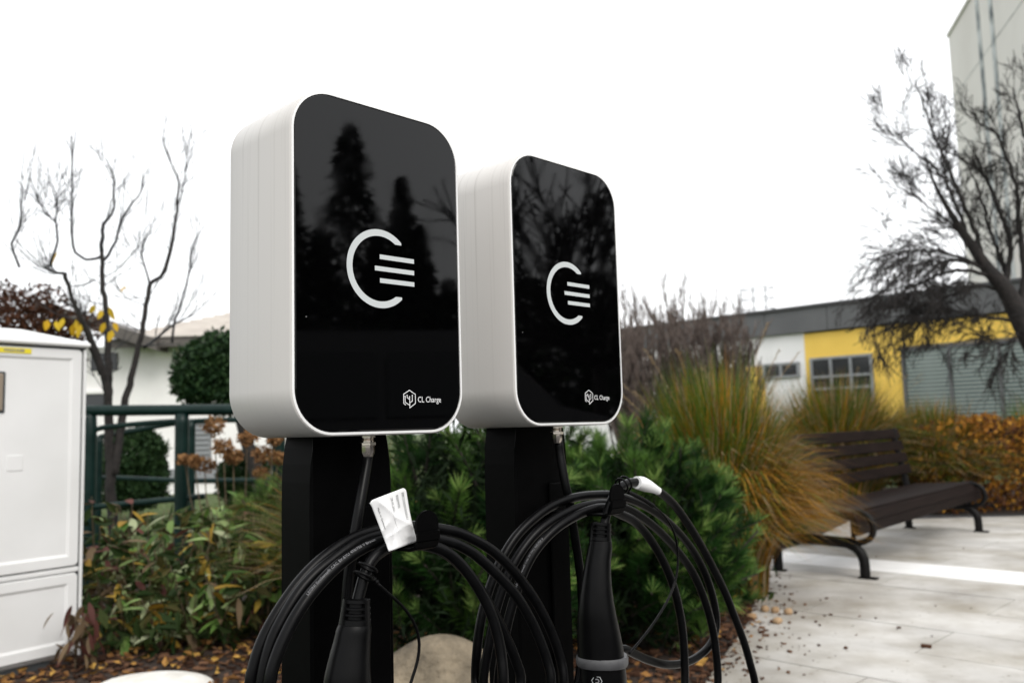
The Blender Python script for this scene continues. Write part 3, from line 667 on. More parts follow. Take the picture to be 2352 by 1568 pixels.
cbox('patch_panel', -.355, -.285, .92, .99, .0045, .012, M['cabinet'], .001, up_)
mb = MB(); x0, x1, y0, y1 = -WC-.015, .018, -.02, .39
v = [(x0, y0, 1.505), (x1, y0, 1.505), (x1, y1, 1.505), (x0, y1, 1.505), (x0, y0, 1.528), (x1, y0, 1.528), (x1, y1, 1.528), (x0, y1, 1.528), (x0+.26, .185, 1.60), (x1-.26, .185, 1.60)]
v2 = [(p[0], p[1], p[2]) for p in v]
mb.add(v2, [(0, 3, 2, 1), (0, 1, 5, 4), (1, 2, 6, 5), (2, 3, 7, 6), (3, 0, 4, 7), (4, 5, 9, 8), (5, 6, 9), (6, 7, 8, 9), (7, 4, 8)])
rf = mb.build('roof_cap', M['cabinet'], cabn)
bv = rf.modifiers.new('soft', 'BEVEL'); bv.width = .012; bv.segments = 3

# ------------------------------------------------------------------ green tubular railings
def tubes(root, loc, lst):
    for name, P, r in lst:
        mb = MB(); mb.tube(smooth_path(P, .06), r, 14); mb.build(name, M['green_paint'], root, True, loc=loc)
DR = 5.9
l0 = np.array([*at(418, 1100, DR)[:2], 0]); ra = thing('railing', l0, 'thick dark green tubular railing with the heavy top rail beside the cabinet', 'railing')
def g0(p): return np.array([p[0], p[1], -.02])
tubes(ra, l0, [('top_rail', [at(60, 944, DR), at(700, 939, DR)], .037),
    ('brace_rail', [at(215, 990, DR), at(235, 982, DR), at(330, 972, DR), at(418, 966, DR)], .018),
    ('bottom_rail', [at(150, 1170, DR), at(470, 1139, DR)], .02),
    ('post', [at(205, 958, DR), at(206, 1000, DR), g0(at(206, 1000, DR))], .046), ('post', [at(418, 950, DR), g0(at(418, 1000, DR))], .046), ('post', [at(640, 950, DR), g0(at(640, 1000, DR))], .046)])
D2 = 7.6
l1 = np.array([*at(438, 1100, D2)[:2], 0]); rb = thing('railing', l1, 'thin dark green tubular railing standing behind the heavy one', 'railing')
tubes(rb, l1, [('top_rail', [at(228, 1004, D2-.2), at(300, 990, D2-.1), at(438, 968, D2), at(640, 962, D2)], .024), ('middle_rail', [at(228, 1096, D2), at(440, 1104, D2)], .022), ('middle_rail', [at(440, 1104, D2), at(650, 1102, D2)], .022),
    ('post', [at(438, 966, D2), g0(at(438, 1000, D2))], .04), ('post', [at(228, 1000, D2-.2), g0(at(228, 1000, D2-.2))], .03)])

# ------------------------------------------------------------------ white house at the left
HY_ = 17.
hl = np.array([*at(390, 900, HY_)[:2], 0]); house = thing('house', hl, 'low white house with pale tiled roof behind the bare tree', 'house')
def hp(px, py): return at(px, py, HY_)
x0, x1 = hp(60, 800)[0], hp(760, 800)[0]; zt = hp(400, 792)[2]
def hbox(name, xa, xb, za, zb, ya, yb, m, bev=0, parent=None):
    mb = MB(); mb.box(((xa+xb)/2, (ya+yb)/2, (za+zb)/2), (xb-xa, yb-ya, zb-za), bev=bev); return mb.build(name, m, parent or house, loc=hl)
hbox('wall', x0, x1, -.05, zt, HY_, HY_+7, M['plaster'])
xg = hp(280, 800)[0]; xr = hp(395, 800)[0]
# hipped roof with rows of tiles
ez = hp(450, 782)[2]; pz = at(470, 722, HY_+3)[2]-.2
roof = MB(); ex0, ex1 = hp(276, 780)[0], x1+.5
roof.add([(ex0, HY_-.5, ez), (ex1, HY_-.5, ez), (ex1, HY_+7.5, ez), (ex0, HY_+7.5, ez), (ex0+1.3, HY_+3, pz+.2), (ex1-1.5, HY_+3, pz+.2)], [(0, 1, 5, 4), (1, 2, 5), (2, 3, 4, 5), (3, 0, 4), (0, 3, 2, 1)])
rfo = roof.build('roof', M['fascia'], house, loc=hl)
nrow = 10
for r_ in range(nrow):
    t0, t1 = r_/nrow, (r_+1)/nrow
    mb = MB()
    a = np.array([ex0+1.3*t0, HY_-.5+3.5*t0, ez+(pz+.2-ez)*t0+.03]); b_ = np.array([ex1-1.5*t0, a[1], a[2]]); c = np.array([ex1-1.5*t1, HY_-.5+3.5*t1, ez+(pz+.2-ez)*t1+.03]); d = np.array([ex0+1.3*t1, c[1], c[2]])
    up3 = np.array([0, 0, .035]); mb.add([a, b_, c, d, a+up3, b_+up3, c+up3*.2, d+up3*.2], [(4, 5, 6, 7), (0, 1, 5, 4), (1, 2, 6, 5), (3, 0, 4, 7)])
    mb.build('tile_row', M['roof'], rfo, loc=hl)
hbox('fascia', ex0-.05, ex1, ez-.16, ez-.01, HY_-.56, HY_-.46, M['fascia'])
# lower left wing with dark sloped verge
mb = MB(); A0, A1 = hp(120, 700), hp(392, 786); th_ = np.array([0, 0, -.22])
mb.add([A0, A1, A1+th_, A0+th_, A0+np.array([0, 3, 0]), A1+np.array([0, 3, 0]), A1+th_+np.array([0, 3, 0]), A0+th_+np.array([0, 3, 0])], [(0, 1, 2, 3), (4, 7, 6, 5), (0, 4, 5, 1), (3, 2, 6, 7), (1, 5, 6, 2), (0, 3, 7, 4)])
mb.v = [(x, y-.7, z) for x, y, z in mb.v]; mb.build('verge', M['fascia'], house, loc=hl)
def rect(name, pxa, pya, pxb, pyb, m, dep=.06, parent=None, frame=None):
    a, b_ = hp(pxa, pya), hp(pxb, pyb); o = hbox(name, a[0], b_[0], b_[2], a[2], HY_-dep, HY_+.05, m, .01, parent)
    return o
wd = rect('window', 170, 903, 240, 942, M['window'], .03); rect('window', 210, 812, 270, 850, M['window'], .03)
rect('window_frame', 164, 897, 246, 904, M['plaster'], .07, wd)
rect('door', 436, 965, 486, 1075, M['frame_grey'], .03)
for k in range(9): rect('door_slat', 438, 968+k*11.5, 484, 975+k*11.5, M['steel'], .06)
rect('signboard', 362, 796, 428, 812, M['white_render'], .12)
rect('plinth', 260, 1080, 520, 1100, M['frame_grey'], .08)

# ------------------------------------------------------------------ yellow building and tower
P0 = at(2060, 675, 24); EV = np.array([.7071, -.7071, 0]); NV = np.array([.7071, .7071, 0])
bl = np.array([P0[0], P0[1], 0])
bld = thing('school_building', bl, 'long low white and yellow building with grey cladding under the roof', 'building', None, math.atan2(EV[1], EV[0]))
# local: x along the facade to the right, y into the building
def bb(name, xa, xb, za, zb, ya, yb, m, bev=0, parent=None):
    mb = MB(); mb.box(((xa+xb)/2, (ya+yb)/2, (za+zb)/2), (xb-xa, yb-ya, zb-za), bev=bev); return mb.build(name, m, parent or bld)
bb('wall', -16, -2.8, -.05, 3.66, .0, 6, M['white_render'])
bb('wall', -2.8, 11, -.05, 3.62, -.02, 6, M['yellow'])['label'] = 'yellow rendered wall'
for k in range(14):
    xa = -16+k*2.0
    bb('cladding_panel', xa+.008, xa+1.992, 3.662, 4.36, -.14, .1, M['cladding'], .006)
bb('cladding_back', -16, 11, 3.6625, 4.3, .1, 6, M['cladding_dark'])
bb('roof_edge', -16.05, 12.05, 4.36, 4.47, -.2, 6, M['cladding_dark'], .02)
bb('wall_panel', -6.6, -4.17, 1.2, 2.76, -.03, .02, M['yellow'])['label'] = 'yellow panel on the white wall'
def window(xa, xb, za, zb, nx, hz=(), blinds=False, glass='window'):
    f = bb('window', xa, xb, za, zb, -.022, -.012 if xa < -2.9 else -.024, M[glass]) if False else None
    yb = -.03 if xa < -2.9 else -.045
    f = bb('window', xa, xb, za, zb, yb, yb+.012, M[glass])
    t = .08; fm = M['cladding'] if blinds else M['frame_grey']
    for x in np.linspace(xa, xb, nx+1): bb('mullion', x-t/2, x+t/2, za-t/2, zb+t/2, yb-.06, yb+.02, fm, .008, f)
    for z in (za, zb)+tuple(hz): bb('rail', xa-t/2, xb+t/2, z-t/2, z+t/2, yb-.055, yb+.021, fm, .008, f)
    if blinds:
        for z in np.arange(za+.12, zb-.05, .105): bb('blind_slat', xa+.06, xb-.06, z, z+.045, yb-.012, yb-.004, M['slat'], 0, f)
    return f
window(-4.15, -3.03, 2.38, 2.77, 2)
window(-2.6, -.82, .2, 2.84, 3, (1.95, 2.3))
window(.06, 9.7, .5, 2.9, 8, (), True, 'blind')
bb('string_course', 0, 10, 2.96, 3.0, -.06, -.02, M['cladding'])
# roof ladder with safety cage
lp = at(1665, 720, 27.5)
def bl_local(P): q = P-bl; return np.array([q@EV, q@NV, q[2]])
q0 = bl_local(at(1672, 720, 27.3)); lad = thing('roof_ladder', bl+EV*q0[0]+NV*1.2, 'thin grey steel ladder cage rising above the roof edge behind the bare shrubs', 'ladder', None, math.atan2(EV[1], EV[0]))
for x in (-.45, .0, .45):
    mb = MB(); mb.tube([(x, 0, 4.4), (x, 0, 5.45)], .022, 6); mb.build('upright', M['steel'], lad)
for z in (4.75, 5.1, 5.44):
    mb = MB(); mb.tube([(-.45, 0, z), (.45, 0, z)], .018, 6); mb.build('rung', M['steel'], lad)
    mb = MB(); mb.tube([(.45, 0, z), (.5, .5, z), (0, .8, z), (-.5, .5, z), (-.45, 0, z)], .015, 6); mb.build('cage_hoop', M['steel'], lad)
# tower block
tc_ = at(2178, 78, 40.); az = math.radians(13.4); tdir = np.array([-math.sin(az), -math.cos(az), 0]); tl_ = np.array([tc_[0], tc_[1], 0])
tow = thing('tower_block', tl_, 'tall pale concrete tower block at the top right corner', 'tower', None, math.atan2(tdir[1], tdir[0]))
def tb(name, xa, xb, za, zb, ya, yb, m, bev=0, parent=None):
    mb = MB(); mb.box(((xa+xb)/2, (ya+yb)/2, (za+zb)/2), (xb-xa, yb-ya, zb-za), bev=bev); return mb.build(name, m, parent or tow)
HT = tc_[2]
tb('wall', 0, 26, -.05, HT, 0, 12, M['tower'])
tb('parapet', -.06, 26.06, HT-.18, HT+.02, -.08, 12.05, M['tower'], .03)
tn = np.array([-tdir[1], tdir[0], 0])
def tow_x(px, py):
    P = onplane(px, py, tl_, tn); return float((P-tl_)@tdir)
for px in (2252, 2283):
    x = tow_x(px, 100)
    tb('joint_strip', x-.2, x+.2, 0, HT-.2, -.03, .02, M['tower_joint'])
for zz in np.arange(HT-3.2, 1, -2.9): tb('panel_joint', .01, 25.9, zz, zz+.03, -.012, .02, M['tower_joint'])
for k in range(8):
    zz = HT-1.0-k*1.27
    mb = MB(); mb.tube([(-.02, 1.0, zz), (-.42, 1.0, zz), (-.42, 1.0, zz+.12)], .09, 8); mb.build('bracket', M['cladding_dark'], tow)

# ------------------------------------------------------------------ trees and shrubs
def grow(lines, rng, p, d, L, r, lev, up=.15, spread=.6, kids=(3, 5), jit=.12, minr=.0015, taper=.45, droop=0., shrink=(.45, .7)):
    n = max(4, int(L/.06) if L < 1 else int(L/.12)); P = [np.array(p, float)]; d = np.array(d, float)/np.linalg.norm(d)
    for i in range(n):
        d = d+rng.normal(0, jit, 3)+np.array([0, 0, up/n*2-droop/n*2]); d /= np.linalg.norm(d); P.append(P[-1]+d*L/n)
    rr = np.linspace(r, max(minr, r*taper), n+1); lines.append((np.array(P), rr, lev))
    if lev <= 0: return
    for k in range(rng.integers(*kids)):
        t = rng.uniform(.25, 1.); i = min(n-1, int(t*n)); base_d = P[i+1]-P[i]; base_d /= np.linalg.norm(base_d)
        q = rng.normal(0, 1, 3); q -= base_d*(q@base_d); q /= np.linalg.norm(q)
        grow(lines, rng, P[i], base_d+q*spread*rng.uniform(.6, 1.4), L*rng.uniform(*shrink), max(minr, rr[i]*.6), lev-1, up, spread, kids, jit, minr, taper, droop, shrink)
def leaf_quads(mb, pts, rng, s0, s1, asp=.5, nrm=None, flat=0.):
    for i, p in enumerate(pts):
        s = rng.uniform(s0, s1); a = rng.normal(0, 1, 3); a[2] *= (1-flat); a /= np.linalg.norm(a)+1e-9
        b_ = rng.normal(0, 1, 3); b_ -= a*(a@b_); b_ /= np.linalg.norm(b_); c = np.cross(a, b_)*s*.12; w_ = b_*s*asp*.5; L = a*s
        mb.add([p, p+L*.45+w_+c, p+L, p+L*.45-w_+c], [(0, 1, 2, 3)])

# bare multi-stemmed tree at the left (limbs traced on the plane of the tree, with depth spread)
TD = 6.6
tl0 = gnd(258, 1165); tl0 = np.array([*at(260, 1100, TD)[:2], 0])
bt = thing('bare_tree', tl0, 'slender bare multi-stemmed tree with a few yellow leaves, behind the cabinet', 'tree')
limbs = [
 ([(262, 1250, 0), (256, 1140, 0), (250, 1000, 0), (246, 900, -.05), (218, 800, -.15), (192, 742, -.2), (172, 700, -.25), (146, 625, -.3)], (.05, .05, .045, .036, .027, .022, .02, .02)),
 ([(250, 990, 0), (250, 870, .05), (247, 790, .06), (240, 700, .08), (236, 640, .1), (234, 578, .1)], (.042, .036, .032, .027, .024, .02)),
 ([(263, 1090, 0), (278, 980, .05), (292, 900, .1), (308, 840, .12), (330, 746, .15), (343, 655, .2)], (.042, .04, .034, .03, .025, .023)),
 ([(234, 590, .1), (205, 597, .08), (186, 592, .05), (168, 566, .03), (164, 510, .0), (166, 460, 0), (166, 371, -.02), (175, 302, -.05)], (.013, .011, .0105, .010, .009, .0085, .006, .003)),
 ([(234, 578, .1), (237, 516, .1), (257, 493, .12), (262, 444, .15), (255, 388, .18), (236, 357, .2)], (.018, .014, .010, .009, .006, .003)),
 ([(236, 600, .1), (260, 569, .15), (274, 520, .2), (297, 474, .25), (323, 441, .3), (330, 394, .32)], (.013, .011, .010, .008, .006, .003)),
 ([(343, 655, .2), (379, 619, .22), (399, 533, .25), (410, 460, .28), (412, 421, .3), (397, 385, .3), (371, 312, .3)], (.021, .017, .013, .01, .008, .006, .003)),
 ([(408, 475, .28), (420, 430, .3), (428, 372, .3), (428, 325, .3)], (.007, .006, .004, .003)),
 ([(343, 652, .2), (328, 600, .15), (326, 570, .12), (334, 545, .1)], (.009, .007, .006, .003)),
 ([(115, 612, -.3), (130, 553, -.3), (128, 510, -.3), (105, 490, -.35), (71, 424, -.4)], (.01, .009, .008, .005, .0025)),
 ([(146, 628, -.3), (120, 625, -.3), (112, 618, -.3)], (.012, .01, .008)),
 ([(128, 510, -.3), (130, 470, -.3), (132, 445, -.28)], (.007, .005, .003)),
 ([(45, 615, -.5), (28, 560, -.5), (46, 520, -.5), (48, 487, -.5), (52, 430, -.5)], (.010, .009, .007, .006, .003)),
 ([(395, 790, .2), (400, 745, .2), (430, 650, .25), (445, 560, .3), (460, 530, .3)], (.012, .010, .008, .006, .003)),
 ([(330, 800, .15), (370, 768, .2), (400, 745, .25), (445, 722, .3)], (.012, .010, .009, .004)),
 ([(232, 860, .05), (200, 770, -.1), (180, 715, -.2), (140, 690, -.3)], (.02, .014, .01, .005)),
]
rng = np.random.default_rng(11); tw = MB()
for L, R in limbs:
    P, rr = smooth_path([at(x, y, TD+dz) for x, y, dz in L], .05, R)
    P = P+rng.normal(0, .004, P.shape)*np.minimum(1, rr[:, None]/.01)
    mb = MB(); mb.tube(P, np.where(rr > .018, rr*.8, rr), 8); mb.build('limb', M['bark'] if R[0] > .018 else M['bark_grey'], bt, True, loc=tl0)
    if R[0] < .025:
        sub = []
        for k in range(13):
            i = rng.integers(len(P)//4, len(P)); d = P[min(i+1, len(P)-1)]-P[max(0, i-1)]; d /= np.linalg.norm(d)+1e-9
            grow(sub, rng, P[i], d+rng.normal(0, .7, 3)*np.array([1, .6, .5])+np.array([0, 0, .4]), rng.uniform(.12, .38), min(.0032, rr[i]*.5), 1, .3, .5, (2, 4), .08, .0016)
        for Q, q, _ in sub: tw.tube(Q, q, 4, False)
    else:
        sub = []
        for k in range(7):
            i = rng.integers(len(P)//2, len(P)); grow(sub, rng, P[i], rng.normal(0, 1, 3)*np.array([1, .6, .4])+np.array([0, 0, .3]), rng.uniform(.15, .45), .004, 1, .3, .5, (2, 4), .12, .0024)
        for Q, q, _ in sub: tw.tube(Q, q, 4, False)
tag(tw.build('twigs', M['bark_grey'], bt, loc=tl0), kind='stuff')
lm = MB(); lm.add([(0, 0, 0), (.022, .004, .03), (.018, .006, .065), (0, .0, .095), (-.018, .006, .065), (-.022, .004, .03)], [(0, 1, 2, 3), (0, 3, 4, 5)])
lme = lm.build('leaf', M['leaf_yellow'], bt)
for k, (x, y, a) in enumerate([(128, 745, 2.6), (146, 738, 2.9), (174, 742, 3.2), (168, 752, 3.6), (235, 720, 2.9), (242, 748, 3.3), (259, 765, 3.0), (132, 585, 2.9), (290, 665, 2.3), (250, 712, 3.5), (110, 742, 2.7), (218, 708, 3.9), (262, 748, 2.8), (186, 752, 3.)]):
    o = lme if k == 0 else lme.copy()
    if k: C.objects.link(o); o.parent = bt
    o.location = Vector(at(x, y-8, TD-.25))-Vector(tl0); o.rotation_euler = (a, rng.uniform(-.5, .5), rng.uniform(-.8, .8)); s_ = rng.uniform(.85, 1.25); o.scale = (s_, s_, s_)

def leafy_shrub(name, label, cat, loc, blobs, n, s0, s1, m, trunk=None, bark='bark', seed=1, group=None, surf=.55, asp=.5):
    rng = np.random.default_rng(seed); root = thing(name, loc, label, cat, group); mb = MB(); pts = []
    tot = sum(r[0]*r[2] for _, r in blobs)
    for c, r in blobs:
        k = int(n*r[0]*r[2]/tot); q = rng.normal(0, 1, (k, 3)); q /= np.linalg.norm(q, axis=1)[:, None]
        q *= (rng.uniform(surf**3, 1, k)**(1/3))[:, None]*(1+.10*np.sin(q[:, :1]*7+seed)*np.cos(q[:, 2:]*6))
        pts.append(np.array(c)+q*np.array(r))
    leaf_quads(mb, np.concatenate(pts), rng, s0, s1, asp); tag(mb.build('crown', m, root, loc=loc), kind='stuff')
    if trunk:
        lines = []
        for P, R in trunk: mb = MB(); PP, RR = smooth_path(P, .08, R); mb.tube(PP, RR, 7); mb.build('trunk', M[bark], root, True, loc=loc)
    return root
# brown-leaved bush behind the cabinet
c = at(20, 740, 8.2); lb = np.array([c[0], c[1], 0])
leafy_shrub('brown_bush', 'dense bush with dark brown autumn leaves rising behind the cabinet', 'bush', lb,
    [(at(25, 760, 8.2), (.55, .4, .45)), (at(95, 720, 8.2), (.33, .3, .3)), (at(-30, 720, 8.3), (.4, .3, .38)), (at(150, 760, 8.4), (.22, .2, .22)), (at(60, 840, 8.4), (.55, .4, .5)), (at(210, 745, 8.6), (.2, .2, .14))], 6500, .03, .075, M['leaf_brown'],
    [([lb, lb+np.array([.05, 0, 1]), at(30, 760, 8.2)], (.05, .04, .02)), ([lb+np.array([.1, 0, 0]), lb+np.array([.3, 0, 1]), at(95, 720, 8.2)], (.04, .03, .012))], seed=3, surf=.2)
# evergreen ball tree and its leaning trunk
bp = np.array([*at(610, 1100, 9.5)[:2], 0])
leafy_shrub('round_evergreen', 'dark round clipped evergreen tree beside the nearer charger', 'tree', bp,
    [(at(470, 852, 9.5), (.36, .34, .36)), (at(520, 830, 9.5), (.4, .36, .36)), (at(530, 890, 9.5), (.36, .34, .32)), (at(440, 880, 9.4), (.22, .22, .22)), (at(600, 870, 9.6), (.4, .36, .4))], 13000, .045, .085, M['evergreen'],
    [([bp, at(602, 1130, 9.5), at(575, 1040, 9.5), at(552, 960, 9.5), at(530, 900, 9.5)], (.085, .08, .075, .06, .05))], seed=4, surf=.35)
dp = np.array([*at(307, 1100, 11.5)[:2], 0])
leafy_shrub('dome_topiary', 'smooth dark green dome shaped topiary on the lawn behind the railing', 'bush', dp,
    [(at(307, 1060, 11.5), (.44, .42, .46)), (at(307, 1120, 11.5), (.43, .42, .3))], 11000, .05, .085, M['topiary'], [([dp, dp+np.array([0, 0, .4])], (.05, .03))], seed=5, surf=.6)
dp2 = np.array([*at(560, 1120, 11.)[:2], 0])
leafy_shrub('dome_topiary', 'dark green topiary half hidden behind dried flower heads', 'bush', dp2,
    [(at(560, 1100, 11.), (.34, .34, .38))], 5000, .05, .08, M['topiary'], [([dp2, dp2+np.array([0, 0, .4])], (.05, .03))], seed=6, surf=.5)

# ------------------------------------------------------------------ big bare tree at the right
RD = 9.4
rb0 = np.array([*at(2480, 1100, RD)[:2], 0])
rt = thing('bare_tree', rb0, 'dark bare tree with dense spreading twigs at the right edge before the yellow building', 'tree')
rng = np.random.default_rng(21)
trunkP, trunkR = smooth_path([rb0+np.array([0, 0, -.05]), at(2470, 1000, RD), at(2420, 880, RD), at(2355, 752, RD), at(2308, 663, RD), at(2269, 618, RD), at(2229, 559, RD), at(2190, 500, RD), at(2150, 430, RD), at(2120, 350, RD-.1)], .08, (.19, .16, .14, .115, .09, .07, .05, .032, .018, .006))
mb = MB(); mb.tube(trunkP, trunkR, 10); mb.build('trunk', M['bark'], rt, True, loc=rb0)
main = [([(2340, 735), (2352, 620, ), (2340, 520), (2335, 430), (2300, 330), (2275, 290)], -.1, .05), ([(2308, 663), (2320, 560), (2290, 470), (2260, 400), (2215, 370), (2190, 345)], .2, .04),
        ([(2269, 618), (2235, 520), (2205, 450), (2180, 390), (2150, 320), (2125, 250), (2105, 190)], .0, .036), ([(2229, 559), (2200, 480), (2180, 430), (2150, 390), (2090, 340), (2052, 300)], -.2, .028),
        ([(2240, 575), (2190, 520), (2140, 480), (2085, 440)], .15, .024), ([(2269, 618), (2200, 590), (2140, 575), (2050, 580)], .1, .03), ([(2290, 640), (2200, 620), (2110, 650), (2050, 690), (2010, 740)], -.2, .03),
        ([(2308, 663), (2230, 660), (2150, 700), (2100, 760)], .2, .024), ([(2269, 618), (2200, 600), (2100, 610), (2040, 660)], -.3, .022), ([(2340, 740), (2250, 725), (2190, 715), (2120, 700)], .3, .026),
        ([(2330, 700), (2300, 600), (2270, 520), (2250, 440), (2230, 400)], .4, .035), ([(2352, 745), (2330, 780), (2300, 790), (2250, 770)], -.1, .018), ([(2360, 700), (2400, 560), (2390, 420), (2350, 300), (2330, 220)], .1, .05)]
tw = MB()
for L, dz, r in main:
    Q = [at(x, y, RD+dz*i/(len(L)-1)) for i, (x, y) in enumerate(L)]; P, rr = smooth_path(Q, .05, np.maximum(.008, np.linspace(r*.8, r*.2, len(L)))); P = P+rng.normal(0, .006, P.shape)
    mb = MB(); mb.tube(P, rr, 7); mb.build('limb', M['bark'], rt, True, loc=rb0)
    sub = []; low = L[-1][1] > 520
    for k in range(30 if low else 18):
        i = rng.integers(len(P)//5, len(P)); d = P[min(i+1, len(P)-1)]-P[max(0, i-1)]; d /= np.linalg.norm(d)+1e-9
        grow(sub, rng, P[i], d*1.2+rng.normal(0, .55, 3), rng.uniform(.22, .55) if low else rng.uniform(.25, .5), max(.0034, rr[i]*.35), 2, .05 if low else .12, .55, (3, 6), .1, .0032, .4, .25 if low else 0.)
    for Q, q, _ in sub: tw.tube(Q, q, 4, False)
tag(tw.build('twigs', M['bark'], rt, loc=rb0), kind='stuff')

# bare upright shrubs before the building
SHR = [(1440, 13.5, 1.0, 'bare brown shrub directly right of the farther charger'), (1520, 15, 1.05, 'bare brown shrub second from the farther charger'), (1590, 14, .95, 'tall bare brown shrub below the ladder cage, on its left'), (1665, 13, .95, 'bare brown shrub nearest the white wall of the low building')]
for k, (px, Dp, hs, lab) in enumerate(SHR):
    rng = np.random.default_rng(40+k); b0 = np.array([*at(px, 900, Dp)[:2], 0]); root = thing('bare_shrub', b0, lab, 'shrub', 'bare shrubs before the low building')
    topz = at(px, 742, Dp)[2]*hs; lines = []
    for j in range(22):
        d = np.array([rng.normal(0, .13), rng.normal(0, .12), 1]); grow(lines, rng, b0+np.array([rng.normal(0, .12), rng.normal(0, .1), 0]), d, topz*rng.uniform(.75, 1.05), .022, 2, .25, .34, (9, 13), .045, .005, .3, 0, (.2, .36))
    stem = MB(); twm = MB()
    for Q, q, lev in lines: (stem if lev == 2 else twm).tube(Q, q, 4 if lev < 2 else 5, False)
    stem.build('stems', M['bark_brown'], root, loc=b0); tag(twm.build('twigs', M['twig_far'], root, loc=b0), kind='stuff')

# ------------------------------------------------------------------ dwarf pines
def shoot_mesh(seed, L=.15, n=105, tip=True):
    rng = np.random.default_rng(seed); mb = MB(); bend = rng.normal(0, .12, 2)
    def ax(t): return np.array([bend[0]*t*t*L, bend[1]*t*t*L, t*L])
    mb.mi = 0
    for k in range(n):
        t = rng.uniform(.05, 1)**.8; a = rng.uniform(0, 2*math.pi); el = .55+.5*t+rng.normal(0, .12); s = rng.uniform(.046, .066)
        d = np.array([math.cos(a)*math.cos(el), math.sin(a)*math.cos(el), math.sin(el)]); w_ = np.cross(d, rng.normal(0, 1, 3)); w_ /= np.linalg.norm(w_)
        p = ax(t); w_ = w_*.0012; mb.mi = 1 if (tip and t > .88 and rng.random() < .7) else 0
        mb.add([p-w_, p+w_, p+d*s*.6+w_, p+d*s, p+d*s*.6-w_], [(0, 1, 2, 3, 4)])
    mb.mi = 2; mb.tube([ax(t) for t in np.linspace(0, 1, 4)], [.004, .004, .0035, .003], 5)
    me = mb.build('shoot', [M['needle'], M['needle_tip'], M['bark_brown']]); d = me.data; bpy.data.objects.remove(me); return d
SHO = [shoot_mesh(k, .15+.02*(k % 4), 190, k % 3 != 2) for k in range(6)]
def pine(label, loc, cz, rad, n, seed, s0=.9, s1=1.3, lump=.14):
    rng = np.random.default_rng(seed); root = thing('dwarf_pine', loc, label, 'pine', 'dwarf pines in the bed'); rad = np.array(rad); ctr = np.array([loc[0], loc[1], cz])
    q = rng.normal(0, 1, (n, 3)); q[:, 2] = np.abs(q[:, 2])*1.15-.7; q /= np.linalg.norm(q, axis=1)[:, None]
    for k in range(n):
        d = q[k]; rr_ = (1+lump*math.sin(d[0]*9+seed)*math.cos(d[2]*8+d[1]*5))*rng.uniform(.7, 1.0)
        p = ctr+d*rad*rr_; o = bpy.data.objects.new('shoot', SHO[rng.integers(0, 6)]); C.objects.link(o); o.parent = root
        v = Vector(d*np.array([.75, .75, .3])+np.array([0, 0, .75])+rng.normal(0, .22, 3)); s_ = rng.uniform(s0, s1)
        o.location = Vector(p-np.array(loc))-v.normalized()*.1*s_; o.rotation_mode = 'QUATERNION'; o.rotation_quaternion = v.to_track_quat('Z', 'Y')@Quaternion((0, 0, 1), rng.uniform(0, 6.28)); o.scale = (s_, s_, s_)
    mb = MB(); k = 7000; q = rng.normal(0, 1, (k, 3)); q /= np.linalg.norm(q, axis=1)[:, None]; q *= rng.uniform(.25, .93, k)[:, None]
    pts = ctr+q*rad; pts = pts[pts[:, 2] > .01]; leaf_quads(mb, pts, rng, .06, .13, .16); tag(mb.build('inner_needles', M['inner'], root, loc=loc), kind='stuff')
    for k in range(5):
        a = rng.uniform(0, 6.28); mb = MB(); mb.tube(smooth_path([loc, np.array(loc)+np.array([math.cos(a)*.12, math.sin(a)*.12, cz*.5]), ctr+np.array([math.cos(a)*rad[0]*.6, math.sin(a)*rad[1]*.6, rad[2]*.3])], .06), .012, 6); mb.build('branch', M['bark_brown'], root, True, loc=loc)
pine('dense green dwarf pine between the two charger posts', (-.22, 3.85, 0), .54, (.5, .42, .58), 200, 51, 1.15, 1.6, .2)
pine('dense green dwarf pine right of the farther charger post, by the pavement edge', (.58, 4.25, 0), .47, (.48, .42, .50), 230, 52, 1.15, 1.6, .2)
pine('small dwarf pine just left of the nearer charger post', (-1.38, 5.2, 0), .42, (.3, .28, .34), 80, 53, 1.1, 1.5)
pine('dwarf pine directly behind the farther charger post', (.14, 4.75, 0), .56, (.46, .4, .54), 150, 54, 1.15, 1.6, .2)

